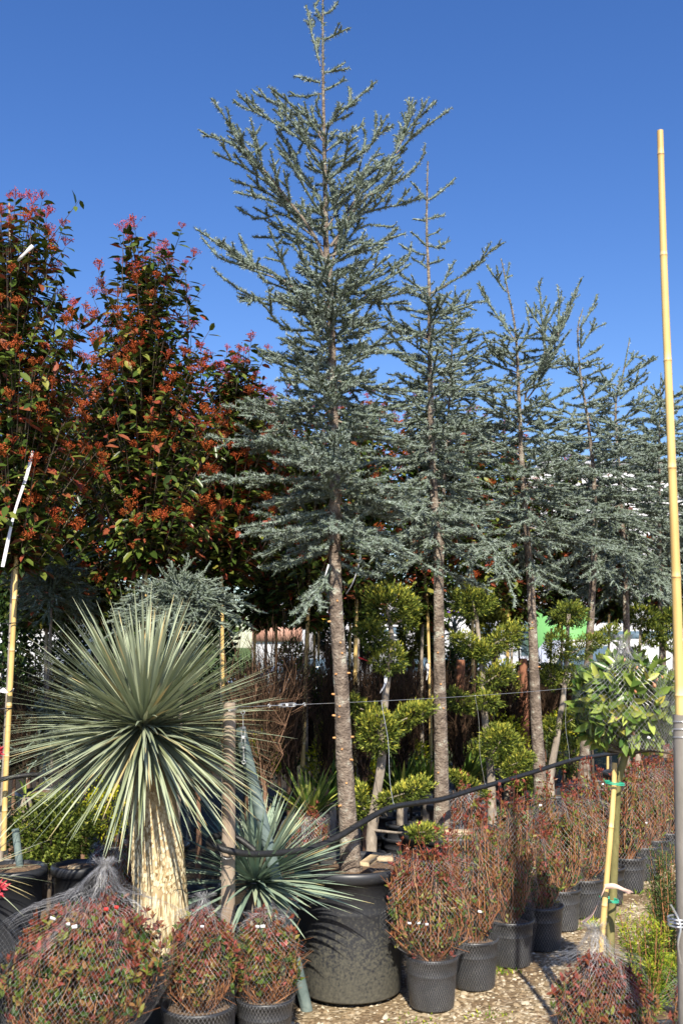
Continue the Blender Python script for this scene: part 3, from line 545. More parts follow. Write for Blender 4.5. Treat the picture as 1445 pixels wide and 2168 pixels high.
def photinia(label, D, prof, trunk_px, seed, nshoot=170, stake=True, ld=13, ll=.085, bl=.5, redness=.14, group='photinia standards with long bare stems', trunk_r=.022, peaks=(), leaf_k=1.0, bark='barkgrey', mats='phot'):
    """prof: (y, xl, xr) silhouette rows in pixels, top first"""
    g = rng(seed); prof = np.array(prof, float); nshoot = int(nshoot*2.05); trunk_r *= .9; ll *= 1.1
    tb = at(trunk_px[-1][0], trunk_px[-1][1], D)
    root = thing('photinia_tree', label, 'tree', (tb[0], D, 0), group)
    P = np.array([at(x, y, D) for x, y in trunk_px][::-1]); P = np.vstack([[[tb[0], D, .05]], P]) if P[0][2] > .1 else P
    P = smooth_path(P, 40); r = np.linspace(trunk_r, trunk_r*.3, 40)
    mb = MB(); tube(mb, P, r, 10, .5, True, 0, trunk_bump(seed, .05)); part(mb, 'trunk', M[bark], root, True)
    zs = np.array([zat(y, D) for y in prof[:, 0]]); xl = np.array([at(p[1], p[0], D)[0] for p in prof]); xr = np.array([at(p[2], p[0], D)[0] for p in prof])
    o = np.argsort(zs); zs, xl, xr = zs[o], xl[o], xr[o]
    wts = (xr-xl); cz = np.cumsum(np.concatenate([[0], (wts[1:]+wts[:-1])/2*np.diff(zs)])); cz /= cz[-1]
    zt = np.interp(g.random(nshoot), cz, zs); cx = (np.interp(zt, zs, xl)+np.interp(zt, zs, xr))/2; rx = (np.interp(zt, zs, xr)-np.interp(zt, zs, xl))/2
    a = g.uniform(0, 2*np.pi, nshoot); rr = np.sqrt(g.uniform(.12, 1, nshoot)); ry = np.minimum(rx, .6)
    E = np.stack([cx+np.cos(a)*rx*rr, D+np.sin(a)*ry*rr, zt], 1)
    E = E+g.normal(0, .07, E.shape)
    for (px, py) in peaks: E = np.vstack([E, at(px, py, D+g.normal(0, .1))])
    n = len(E); tx = np.interp(E[:, 2]-.35, P[:, 2], P[:, 0]); S = np.stack([tx, np.full(n, D), np.clip(E[:, 2]-g.uniform(.25, .6, n), zs[0]-.15, P[-1][2])], 1)
    S[nshoot:] = E[nshoot:]-np.stack([g.normal(0, .03, n-nshoot), np.zeros(n-nshoot), np.full(n-nshoot, .45)], 1)
    mid = (S+E)/2+np.stack([np.zeros(n), np.zeros(n), np.full(n, -.05)], 1)+(E-S)*np.array([.1, .1, 0])
    lim = MB(); sticks(lim, S, mid, .0045, .003, .5, 4); sticks(lim, mid, E, .003, .0014, .5, 4); part(lim, 'branches', M['barkdark'], root)
    fol = MB(); k = int(ld*leaf_k); t = np.tile(np.linspace(.15, 1.0, k), n)+g.normal(0, .04, n*k)
    Sr, Mr, Er = (np.repeat(q, k, 0) for q in (S, mid, E)); tt = np.clip(t, 0, 1)[:, None]
    B = np.where(tt < .5, Sr+(Mr-Sr)*tt*2, Mr+(Er-Mr)*(tt*2-1)); ax = nrm(Er-Mr)
    rad = nrm(np.cross(ax, rdir(g, n*k))); Dr = nrm(rad*.9+ax*g.uniform(-.2, .7, n*k)[:, None]+np.array([0, 0, -.35])*g.random(n*k)[:, None])
    N = nrm(np.array([0, 0, .7])+ax*.4+rdir(g, n*k)*.6); Lh = ll*g.uniform(.55, 1.15, n*k)
    red = g.random(n*k) < redness; tint = np.where(red, g.uniform(.8, 1, n*k), np.clip(g.beta(2, 2.6, n*k)*.74, 0, .76))
    leaves(fol, B+rad*.006, Dr, N, Lh, Lh*g.uniform(.38, .48, n*k), tint, OVATE); fo = part(fol, 'foliage', M[mats], root)
    if bl > 0:
        sel = (g.random(n) < bl*1.05); sel[nshoot:] = True
        # flower heads sit at shoot tips; the outer, higher ones are redder new growth
        C = E[sel]+np.array([0, 0, .02]); up = (C[:, 2]-zs[0])/(zs[-1]-zs[0])
        A = nrm(E[sel]-mid[sel]+np.array([0, -.15, .5])); s = g.uniform(.028, .07, len(C))
        tintf = np.clip(.25+.3*g.random(len(C))+np.where(np.arange(n)[sel] >= nshoot, .45, 0)+(up > .85)*.2, 0, 1)
        fl = MB(); bloom(fl, g, C, A, s, tintf); part(fl, 'blossom', M['flower'], root)
    return root
def bamboo(label, pts, r, seed, nodes=.28, group=None, name='bamboo_stake', sides=12, r1=None):
    g = rng(seed); P = np.array(pts, float); ln = ln_(P); n = max(12, int(ln/.03)); Q = smooth_path(P, n); s = np.linspace(0, ln, n)
    rr = np.linspace(r, r1 if r1 else r*.85, n); t = np.full(n, .62)+g.normal(0, .02, n)
    Qs = [Q[0]]; Rs = [rr[0]]; Ts = [t[0]]
    nd = list(np.arange(nodes*g.uniform(.3, .9), ln, nodes))
    S2 = sorted(set(list(s)+[q+d for q in nd for d in (-.012, -.004, 0, .004, .012)])); S2 = [x for x in S2 if 0 <= x <= ln]; S2 = np.array(S2)
    Q = np.stack([np.interp(S2, s, Q[:, i]) for i in range(3)], 1); rr = np.interp(S2, s, rr); t = np.interp(S2, s, t)
    for q in nd:
        d = np.abs(S2-q); rr = rr*(1+.11*np.exp(-(d/.005)**2)); t = np.where(d < .003, .05, np.where((d < .013) & (S2 > q), .85, t))
    mb = MB(); tube(mb, Q, rr, sides, t); loc = Q[0].copy(); mb.V = [v-loc for v in mb.V]
    o = mb.build(name, M['bamboo'], None, True); o.location = tuple(loc); tag(o, label, 'bamboo stake', group); return o
BG = 'bamboo stakes tied to the tree stems'
photinia('leftmost photinia with orange-red blossom, cut by the left edge', 5.7, [(430, -60, 55), (460, -80, 95), (520, -110, 120), (600, -130, 150), (700, -150, 185), (800, -160, 210), (950, -170, 200), (1080, -160, 170), (1150, -120, 130)],
         [(20, 430), (30, 800), (40, 1050), (30, 1200), (22, 1400), (5, 1740)], 21, 210, bl=.62, redness=.22, peaks=[(20, 425), (45, 428), (70, 432), (98, 462), (120, 575), (155, 655), (85, 470)], ld=15)
photinia('photinia with a pointed crown of red blossom, middle of the left row', 6.5, [(495, 250, 275), (535, 248, 375), (560, 246, 402), (650, 222, 408), (720, 200, 415), (790, 170, 445), (850, 140, 455), (900, 120, 480), (1000, 150, 480), (1100, 170, 480), (1160, 230, 440)],
         [(320, 560), (310, 800), (306, 1150), (304, 1300), (302, 1720)], 22, 250, bl=.55, redness=.17, peaks=[(262, 495), (250, 560), (345, 540), (355, 545), (392, 565), (398, 645), (405, 700), (425, 745), (205, 710), (225, 690), (300, 570), (430, 790)], ld=15)
photinia('small photinia with pink-red tips between the pointed one and the tall cedar', 7.0, [(745, 465, 500), (780, 450, 560), (840, 440, 600), (920, 400, 640), (1020, 390, 640), (1120, 400, 610), (1190, 440, 560)],
         [(500, 800), (480, 1000), (472, 1200), (470, 1400), (474, 1700)], 23, 210, bl=.5, redness=.15, peaks=[(480, 745), (520, 752), (465, 790), (540, 800), (545, 830), (558, 840), (505, 775), (575, 860)], ld=15)
rows = [  # background photinias: (px, D, half width px, top y, bottom y, label)
 (100, 8.2, 130, 790, 1290, 'dark photinia behind and between the two left blossoming ones'),
 (205, 8.6, 125, 775, 1290, 'dark photinia crown just above the left half of the spiky yucca'),
 (405, 8.8, 120, 850, 1290, 'dark photinia crown just above the right half of the spiky yucca'),
 (565, 8.4, 110, 860, 1290, 'photinia on a pale grey stem left of the tall cedar trunk'),
 (650, 7.9, 95, 880, 1285, 'photinia with a curved golden stake left of the tall cedar trunk'),
 (760, 8.0, 100, 850, 1280, 'photinia with a golden stake right of the tall cedar trunk'),
 (895, 8.9, 110, 850, 1280, 'photinia whose stem stands just left of the second cedar trunk'),
 (1010, 10.2, 85, 890, 1285, 'photinia crown with red leaves between the second and third cedars'),
 (1085, 10.6, 75, 920, 1290, 'photinia crown behind the third cedar trunk'),
 (1190, 11.2, 75, 960, 1290, 'photinia crown between the third and fourth cedars'),
 (1290, 11.8, 80, 1020, 1285, 'photinia crown low between the fourth and fifth cedars'),
 (1410, 13.5, 80, 1080, 1290, 'photinia crown behind the tall bamboo pole'),
 (10, 9.0, 110, 950, 1280, 'dark photinia low behind the leftmost blossoming one')]
for i, (px, D, hw, ty, by, lab) in enumerate(rows):
    photinia(lab, D, [(ty, px-hw*.35, px+hw*.35), (ty+80, px-hw*.8, px+hw*.8), ((ty+by)/2, px-hw, px+hw), (by-60, px-hw*.95, px+hw*.95), (by, px-hw*.6, px+hw*.6)],
             [(px, ty+90), (px+2, (ty+by)/2), (px, by), (px-3, by+120), (px-2, int(1084+CAM_H*FPX/D*.55+280))], 40+i, int(190*(1 if D < 10 else .85)), ld=14, ll=.09 if D < 10 else .1, bl=.28, redness=.10, group='background row of photinias', peaks=[(px-20, ty-12), (px+18, ty-4)])
# stakes
bamboo('yellow bamboo stake beside the leftmost tree stem', [at(8, 1800, 5.62), at(14, 1620, 5.6), at(30, 1300, 5.6), (at(40, 1050, 5.62)), at(44, 900, 5.62)], .0155, 1, group=BG)
bamboo('dark-banded bamboo stake rising behind the top of the spiky yucca', [at(307, 1500, 6.42), at(309, 1250, 6.42), at(311, 1030, 6.42)], .011, 2, group=BG)
bamboo('bamboo stake behind the right shoulder of the spiky yucca', [at(475, 1640, 6.9), at(470, 1300, 6.9), at(466, 1030, 6.9)], .013, 3, group=BG)
bamboo('golden curved bamboo stake left of the tall cedar trunk', [at(640, 1640, 7.75), at(645, 1480, 7.75), at(651, 1330, 7.75), at(655, 1200, 7.75)], .017, 4, group=BG)
bamboo('golden bamboo stake right of the tall cedar trunk', [at(752, 1620, 7.85), at(752, 1400, 7.85), at(754, 1290, 7.85), at(757, 1150, 7.85)], .016, 5, group=BG)
bamboo('thin bamboo stake left of the second cedar trunk', [at(912, 1640, 8.75), at(909, 1450, 8.75), at(903, 1250, 8.75)], .014, 6, group=BG)
bamboo('bamboo stake between the second and third cedar trunks', [at(1072, 1650, 10.4), at(1073, 1500, 10.4), at(1074, 1282, 10.4)], .020, 7, group=BG)
bamboo('short pale bamboo stake behind the second topiary conifer', [at(1001, 1640, 9.6), at(1001, 1450, 9.6), at(999, 1310, 9.6)], .018, 8, group=BG)
bamboo('thin bamboo stake just left of the tall cedar trunk', [at(674, 1400, 9.2), at(674, 1250, 9.2)], .011, 9, group=BG)
bamboo('short bamboo tip above the right side of the spiky yucca', [at(367, 1420, 7.6), at(368, 1180, 7.6)], .012, 10, group=BG)
for i, (x0, x1, y0, D, lab) in enumerate(((582, 585, 1300, 8.9, 'thin stake beside the pale stem below the brick-coloured building'), (668, 664, 1290, 9.3, 'thin stake just left of the tall cedar trunk, in the tangle'), (735, 741, 1320, 9.0, 'thin stake hugging the right side of the tall cedar trunk'), (860, 856, 1330, 9.6, 'thin stake behind the right boughs of the first topiary'), (885, 888, 1300, 9.9, 'thin stake left of the second cedar trunk, beside another stem'), (960, 962, 1310, 10.4, 'thin stake between the second cedar and the second topiary'), (1060, 1052, 1400, 9.7, 'leaning thin stake between the second topiary and the third cedar'), (1160, 1166, 1330, 10.8, 'thin stake between the third cedar and the third topiary'), (1285, 1288, 1300, 11.4, 'thin stake behind the lollipop shrub'), (535, 540, 1290, 8.6, 'thin stake above the wooden post'))):
    bamboo(lab, [at(x0, 1640, D), at((x0+x1)/2, 1480, D), at(x1, y0, D)], .014, 120+i, group='thin stakes in the tangle')
# ---------------------------------------------------------------- yuccas
def big_yucca():
    g = rng(51); c = at(304, 1532, 4.72); root = thing('yucca_tree', 'spiky yucca with a globe of grey-green leaves on a thick straw-coloured trunk', 'yucca', (at(345, 1990, 4.72)[0], 4.72, 0))
    axis = [at(352, 2010, 4.72), at(346, 1950, 4.72), at(338, 1860, 4.72), at(330, 1760, 4.72), at(318, 1680, 4.72), at(308, 1610, 4.72), at(304, 1560, 4.72)]
    P = smooth_path(axis, 44); t = np.linspace(0, 1, 44); r = np.interp(t, [0, .07, .17, .4, .7, 1], [.052, .09, .115, .122, .112, .08])
    mb = MB(); tube(mb, P, r*.97, 30, .5); tr = part(mb, 'trunk', M['straw'], root, True)
    sc = MB(); n = 4600; u = g.random(n)*.985; ph = g.uniform(0, 6.283, n)
    C = np.stack([np.interp(u, t, P[:, i]) for i in range(3)], 1); rr = np.interp(u, t, r); h = np.stack([np.cos(ph), np.sin(ph), np.zeros(n)], 1)
    long = u < .3
    L = np.where(long, g.uniform(.04, .075, n), g.uniform(.016, .028, n)); W = np.where(long, .009, .0125)*g.uniform(.7, 1.2, n)
    leaves(sc, C+h*(rr*.985)[:, None], np.array([0, 0, -1.])+h*g.uniform(.03, .22, n)[:, None], h+g.normal(0, .05, (n, 3)), L, W, np.clip(g.normal(.6, .27, n), 0, 1), OVATE)
    part(sc, 'leaf_scales', M['straw_t'], tr)
    pot(root, (at(350, 2000, 4.72)[0], 4.72, 0), .19, .36, 'pot', .02)
    fol = MB(); n = 980; k = np.arange(n)+.5
    cz = 1-k/n*1.60; cz = np.clip(cz+g.normal(0, .04, n), -.82, .995); ph = k*2.39996+g.normal(0, .1, n)
    sz = np.sqrt(1-cz*cz); D = nrm(np.stack([sz*np.cos(ph), sz*np.sin(ph), cz], 1)+g.normal(0, .06, (n, 3)))
    B = c+np.stack([D[:, 0]*.05, D[:, 1]*.05, -.07+.05*(cz+1)+.015*g.normal(size=n)], 1)
    L = .645*g.uniform(.66, 1.06, n); L = np.where(cz > .85, L*1.0, L)
    blades(fol, g, B, D, L, g.uniform(.0125, .0185, n), np.where(cz < .2, .10, .04)+g.uniform(-.02, .05, n), np.where(g.random(n) < .04, 1., np.clip(g.normal(.48, .2, n), 0, .85)), 6, tips=.4)
    n2 = 30; cz = g.uniform(-.97, -.5, n2); ph = g.uniform(0, 6.28, n2); sz = np.sqrt(1-cz*cz); D = np.stack([sz*np.cos(ph), sz*np.sin(ph), cz], 1)
    blades(fol, g, c+D*.04+np.array([0, 0, -.08]), D, .54*g.uniform(.6, 1.05, n2), .014, .03, np.clip(g.normal(.55, .2, n2), 0, 1), 5, tips=.35)
    part(fol, 'foliage', M['yucca'], root)
big_yucca()
def rosette_plant(name, label, cat, c, n, L, W, mat, seed, zmin=.05, droop=.2, tint=.5, potr=None, bend=None, az=None, tips=.3):
    g = rng(seed); c = np.array(c); root = thing(name, label, cat, (c[0], c[1], 0)); fol = MB()
    cz = g.uniform(zmin, .97, n); ph = g.uniform(0, 6.283, n) if az is None else g.uniform(az[0], az[1], n)
    sz = np.sqrt(1-cz*cz); D = np.stack([sz*np.cos(ph), sz*np.sin(ph), cz], 1)
    if bend is not None: D = nrm(D+np.array(bend))
    blades(fol, g, c+D*.03, D, L*g.uniform(.6, 1.1, n), W*g.uniform(.8, 1.15, n), droop*g.uniform(.4, 1.6, n), np.clip(tint+g.normal(0, .2, n), 0, 1), 6, tips=tips)
    part(fol, 'foliage', M[mat], root)
    mb = MB(); tube(mb, [(c[0], c[1], .2), (c[0], c[1], c[2])], [.05, .04], 10); part(mb, 'stem', M['barkgrey'], root)
    if potr: pot(root, (c[0], c[1], 0), potr, max(.2, min(.34, c[2]-.08)))
    return root
rosette_plant('yucca_shrub', 'stemless blue-green yucca fanning out behind the weathered post and pipe', 'yucca', at(540, 1870, 5.0), 280, .56, .021, 'yucca_blue', 52, -.15, .10, .5, .18, (.28, -.15, .05))
rosette_plant('yucca_shrub', 'green striped yucca left of the tall cedar trunk, behind the wire', 'yucca', at(655, 1730, 6.6), 70, .40, .022, 'strap', 53, .3, .1, .7, .14)
rosette_plant('yucca_shrub', 'grey-green spiky leaves poking in at the left edge', 'yucca', at(-62, 1850, 4.6), 90, .36, .008, 'yucca', 54, -.3, .1, .7, .15)
for i, (px, py, D, n, lab) in enumerate([(850, 1690, 8.0, 50, 'strap-leaved clump right of the first topiary stem'), (905, 1680, 8.2, 50, 'strap-leaved clump just left of the second cedar trunk'), (820, 1680, 8.4, 45, 'strap-leaved clump behind the first topiary stem'), (985, 1660, 8.6, 50, 'strap-leaved clump right of the second cedar trunk'), (1075, 1640, 9.2, 45, 'strap-leaved clump left of the third cedar trunk'), (700, 1700, 7.6, 45, 'strap-leaved clump left of the tall cedar trunk')]):
    rosette_plant('strap_leaf_plant', lab, 'plant', at(px, py, D), n, .42, .024, 'strap', 60+i, .55, .08, .45, .12)
rosette_plant('grass_plant', 'pale yellow-green leaves beside the left bamboo stake', 'plant', at(55, 1690, 5.9), 26, .22, .014, 'strap', 70, -.1, .3, .95, .1)

# ---------------------------------------------------------------- netting, potted shrubs
def net(mb, g, c, prof, cell=.017, wid=.0012, lean=(0, 0), gather=None, sx=1, sy=1):
    """diamond net on a surface of revolution; prof rows (r, z) bottom to top"""
    prof = np.array(prof, float); s = np.concatenate([[0], np.cumsum(np.linalg.norm(np.diff(prof, axis=0), axis=1))])
    m = max(8, int(s[-1]/.018)); u = np.linspace(0, s[-1], m); r = np.interp(u, s, prof[:, 0]); z = np.interp(u, s, prof[:, 1])
    n = int(2*np.pi*np.percentile(prof[:, 0], 70)/cell); ph0 = np.arange(n)*2*np.pi/n; tw = 2*np.pi/n/(cell*1.7)
    a1, a2, a3 = g.uniform(0, 6.28, 3)
    fz0 = np.clip((z-gather)/.06, 0, 1) if gather else 0*z
    for sg in (1, -1):
        ph = ph0[:, None]+sg*tw*u[None]; 
        fz = np.clip((z[None]-prof[0, 1])/(prof[-1, 1]-prof[0, 1])*1.6-.5, 0, 1); wob = 1+.06*np.sin(2*ph+a1+z*7)+.045*np.sin(3*ph+a2-z*13)+.02*np.sin(7*ph+a3+z*20)+fz*(.16*np.sin(9*ph+a1+z*14)+.24*np.sin(4*ph+a2-z*19)+.12*np.sin(2*ph+a3+z*31))
        wob = np.where(z[None] < prof[0, 1]+.22, 1+(wob-1)*.2, wob)
        def pt(dp): 
            return np.stack([c[0]+(r[None]*wob*np.cos(ph+dp))*sx+lean[0]*(z-prof[0, 1])[None], c[1]+(r[None]*wob*np.sin(ph+dp))*sy+lean[1]*(z-prof[0, 1])[None], z[None]+0*ph], -1)
        P = pt(0)+g.normal(0, .0011, (n, m, 3))*((z > .26)*(1+2.6*fz0))[None, :, None]; T = nrm(np.gradient(P, axis=1)); h = np.stack([np.cos(ph), np.sin(ph), 0*ph], -1); S = nrm(np.cross(T, h))
        wv = (wid*(1+.15*fz0))[None, :, None]; V = np.stack([P-S*wv/2, P+S*wv/2], 2).reshape(-1, 3)
        k = np.arange(m-1)*2; f = np.stack([k, k+1, k+3, k+2], 1)
        F = (np.arange(n)[:, None, None]*2*m+f[None]).reshape(-1, 4); mb.add(V, F, .5)
def netted(label, px, D, hw, ztop, seed, potr=.125, poth=.24, nst=75, nleaf=9, ll=.022, shape='vase', red=.3, tuft=None, net_on_pot=True, group=None, leaf_w=.45, lean=(0, 0), cell=.017, zfull=None, tag_at=None, wid=.0012, top_r=.35, netm='net', cat='shrub', tagm='white', topred=0, base=None, stemr=1.0, depth=.9, protr=.04):
    g = rng(seed); x = at(px, 1700, D)[0] if base is None else base; c = np.array([x, D, 0.])
    root = thing('netted_shrub', label, cat, (x, D, 0), group)
    pot(root, c, potr, poth, 'pot', .03, rim=.008)
    zs = poth-.03; H = ztop-zs
    # bundle outline (radius, height) shared by stems and net
    if shape == 'vase': body = [(.62*hw, 0), (.92*hw, .14), (1.04*hw, .34), (1.0*hw, .62), (1.0*hw, .85), (.9*hw, .97)]
    else: body = [(.5*hw, 0), (.85*hw, .15), (1.0*hw, .42), (.97*hw, .68), (.8*hw, .88), (.45*hw, 1.0)]
    body = np.array(body); Rz = lambda t: np.interp(t, body[:, 1], body[:, 0])
    st = MB(); fo = MB(); a = g.uniform(0, 6.283, nst); q = np.sqrt(g.uniform(.02, 1, nst)); top = g.uniform(.66, 1.12, nst)*(1-.18*q**3)
    K = 7; ts = np.linspace(0, 1, K); pts = []
    for t in ts:
        tz = t*top; r = Rz(tz)*q*(min(1, .32+t*1.9) if t < .5 else 1)*.93
        aa = a+.35*t*np.sin(a*3+seed); pts.append(np.stack([x+np.cos(aa)*r+lean[0]*tz*H, D+np.sin(aa)*r*depth+lean[1]*tz*H, zs-.02+tz*H], 1)+g.normal(0, .008, (nst, 3)))
    tint = np.clip(g.normal(.5, .22, nst), 0, 1)
    for k in range(K-1): sticks(st, pts[k], pts[k+1], (.0034-.0026*ts[k])*stemr, (.0034-.0026*ts[k+1])*stemr, tint, 4)
    nb = nst*3; i = g.integers(0, nst, nb); k = g.integers(2, K-1, nb); A = np.array(pts)[k, i]; dd = nrm(np.array(pts)[k+1, i]-A+rdir(g, nb)*.05*1.2)
    B = A+dd*g.uniform(.05, .13, nb)[:, None]; rr = np.hypot(B[:, 0]-x, B[:, 1]-D); sticks(st, A, B, .0014*stemr, .0008*stemr, tint[i], 3)
    part(st, 'stems', M['stem'], root)
    gs = 3 if shape == 'vase' else 5; N = nst*nleaf//gs; i = np.repeat(g.integers(0, nst, N), gs); f = np.repeat((K-1)*(g.uniform(.12, 1, N) if shape == 'vase' else g.uniform(.25, 1, N)**.7), gs); N *= gs; k = np.minimum(f.astype(int), K-2); PA = np.array(pts)
    Bp = PA[k, i]+(PA[k+1, i]-PA[k, i])*(f-k)[:, None]
    Bp = Bp+np.repeat(rdir(g, N//gs), gs, 0)*np.repeat(g.uniform(.004, .032, N//gs), gs)[:, None]+rdir(g, N)*.004
    Dr = nrm(rdir(g, N)*.85+np.array([0, -.1, .75])); t = np.clip(np.repeat(g.random(N//gs), gs)+g.normal(0, .07, N), 0, .999)
    tint = np.where(t < red, .66+.34*g.random(N)**1.2, np.clip((t-red)/(1-red)*.6+g.normal(0, .06, N), .02, .63)); hf = f/(K-1)
    if topred: tint = np.where((hf > .88) & (g.random(N) < topred), g.uniform(.78, .92, N), tint)
    Ls = ll*g.uniform(.6, 1.3, N); leaves(fo, Bp, Dr, rdir(g, N)+np.array([0, -.6, .5]), Ls, Ls*leaf_w, tint, OVATE if ll > .028 else DIAM)
    # leafy shoot tips that stick out through the top of the net
    nt_ = 46; i = g.integers(0, nst, nt_); A = PA[-1, i]; B = A+nrm(np.array([0, 0, 1.])+rdir(g, nt_)*.35)*g.uniform(.3, 1, nt_)[:, None]*protr
    sticks(fo, A, B, .0012, .0008, .85, 3); Ar = np.repeat(B, 5, 0); Dr = nrm(rdir(g, len(Ar))+np.array([0, 0, .7])); leaves(fo, Ar-np.array([0, 0, .01])*g.random((len(Ar), 1)), Dr, rdir(g, len(Ar)), ll*.9, ll*.36, g.uniform(.74, .95, len(Ar)), DIAM)
    part(fo, 'foliage', M['shrub'], root)
    nm = MB(); pr = []
    if net_on_pot: pr += [(potr*.84+.004, .01), (potr*.95+.004, poth*.6), (potr+.012, poth-.02), (potr+.011, poth)]
    else: pr += [(potr+.01, poth-.02)]
    pr += [(max(.66*hw, potr*.98), zs+H*.08)]+[(b*1.03+.004, zs+tt*H) for b, tt in body[1:]]
    if tuft: pr = pr[:-2]+[(hw*.88, zs+.86*H), (hw*.68, ztop+tuft*.05), (hw*.30, ztop+tuft*.4), (hw*.12+.01, ztop+tuft*.72), (.016, ztop+tuft*.88), (.045, ztop+tuft)]
    else: pr = pr[:-1]+[(hw*.72, zs+H*.93)]
    net(nm, g, c, pr, cell, wid, lean, gather=(ztop-.02) if tuft else None, sy=depth if not net_on_pot else 1)
    part(nm, 'net', M[netm], root)
    if tag_at:
        for (tx, ty, tm) in tag_at:
            tb = MB(); p = at(tx, ty, D-hw-.012); w_ = g.uniform(.012, .02); box(tb, p, (w_, .002, .011), 0, .5, 0, 0, g.uniform(-.3, .3), g.uniform(-.5, .5)); part(tb, 'label_tag', M[tm], root)
    return root
RG = 'netted shrubs lined up in small black pots'
row = [  # px pot, pot bottom y, plant xl, xr, top y, label, seed
 (914, 2150, 833, 978, 1790, 'nearest netted shrub of the right-hand row, dark red tips, touching the big pot', dict(topred=.8, red=.35, tag_at=[(866, 1955, 'white'), (886, 1955, 'white'), (903, 1957, 'white')])),
 (1003, 2105, 943, 1048, 1725, 'second netted shrub of the row, tan stems, from the front', dict(tag_at=[(1015, 1930, 'white')])),
 (1081, 2056, 1042, 1130, 1690, 'third netted shrub of the row, its net leaning right', dict(lean=(.05, 0))),
 (1146, 2020, 1105, 1165, 1760, 'fourth netted shrub of the row, low and in shade in a dark pot', dict(net_on_pot=True)),
 (1186, 1977, 1118, 1226, 1670, 'fifth netted shrub of the row, broad, in a shaded dark pot', dict(tag_at=[(1143, 1705, 'white')])),
 (1237, 1950, 1185, 1275, 1675, 'sixth netted shrub of the row, in a dusty sunlit pot', dict()),
 (1283, 1921, 1228, 1290, 1645, 'seventh netted shrub of the row, behind the slim bamboo stake', dict(tag_at=[(1275, 1660, 'white')])),
 (1328, 1895, 1306, 1372, 1640, 'eighth netted shrub of the row, just right of the slim bamboo stake', dict(tag_at=[(1367, 1742, 'white')])),
 (1362, 1868, 1330, 1395, 1618, 'ninth netted shrub of the row, with reddish tips', dict()),
 (1385, 1850, 1360, 1420, 1612, 'tenth netted shrub of the row, near the grey pipe', dict()),
 (1412, 1832, 1385, 1445, 1600, 'eleventh netted shrub of the row, just left of the grey pipe', dict()),
 (1440, 1815, 1418, 1480, 1596, 'last visible netted shrub of the row, hidden partly by the grey pipe', dict())]
VR = rng(9).uniform(.72, 1.25, 14)
for i, (px, by, xl, xr, ty, lab, kw) in enumerate(row):
    D = gd(by)+.12; hw = (xr-xl)/2/FPX*D*1.12; x = at(px, by, D)[0]; cx = at((xl+xr)/2, 1850, D)[0]; zt = zat(ty, D+.0)
    kw = dict(kw); H = zt-.21; kw.setdefault('lean', ((cx-x)/H*1.0, 0)); far = i > 4
    netted(lab, px, D, max(hw, .12), zt, 100+i, nst=int((92 if not far else 66)*VR[i]), nleaf=int((36 if not far else 30)*VR[-i-1]), ll=.026, group=RG, base=x, wid=.0006 if i < 4 else .0008, cell=.017 if i < 4 else .022, stemr=1.45 if not far else 1.8, red=kw.pop('red', .14+.26*float(VR[(i*5) % 12]-.72)/.53), protr=.14, **kw)
FG = 'netted bushes in pots in the foreground'
netted('wide netted bush of mixed red and green leaves at the bottom left', 165, 3.95, .315, zat(1925, 3.95), 120, .17, .27, 260, 40, .031, 'ball', .42, .17, False, FG, .48, (.16, .1), .016, tag_at=[(112, 1945, 'white'), (145, 1957, 'white'), (158, 1962, 'white'), (225, 1925, 'redplas'), (247, 1921, 'redplas')], stemr=.8, wid=.0006, topred=.5)
netted('narrow netted bush right of the wide one, left of the weathered post foot', 428, 4.35, .155, zat(1935, 4.35), 121, .145, .24, 140, 34, .028, 'ball', .42, .08, True, FG, .5, (.02, 0), .016, tag_at=[(428, 1962, 'white')], stemr=.8, wid=.0006, topred=.6)
netted('netted bush with olive-green leaves in front of the big muddy pot', 566, 4.5, .150, zat(1940, 4.5), 122, .118, .22, 130, 30, .028, 'ball', .25, .035, True, FG, .5, (.0, 0), .016, tag_at=[(545, 1962, 'white'), (556, 1961, 'white')], stemr=.8, wid=.0006, topred=.2)
netted('netted bush with a tall twisted net top at the bottom right', 1268, 3.75, .180, zat(2032, 3.75), 123, .13, .24, 150, 34, .029, 'ball', .6, .12, False, FG, .45, (-.07, 0), .013, stemr=.8, wid=.0006, topred=.7)
netted('dark red netted bush cut off by the bottom right corner', 1470, 3.75, .13, zat(2050, 3.75), 124, .12, .24, 80, 24, .025, 'ball', .9, None, False, FG, .45, (0, 0), .014, stemr=.8, wid=.0006)
netted('netted red-leaved bush between the thick yucca trunk and the left pots', 262, 5.2, .15, zat(1770, 5.2), 125, .13, .24, 90, 16, .024, 'vase', .5, None, False, FG, .45, (0, 0), .017, wid=.0011)
netted('dome of netted red bush left of the tall cedar foot', 655, 5.9, .14, zat(1712, 5.9), 126, .15, .3, 90, 24, .024, 'ball', .75, None, False, FG, .45, (0, 0), .016, wid=.0013)
netted('small netted twiggy bush right of the second cedar foot', 985, 6.6, .12, zat(1660, 6.6), 127, .12, .24, 60, 12, .022, 'vase', .4, None, False, FG, .45, (0, 0), .02, wid=.0016)

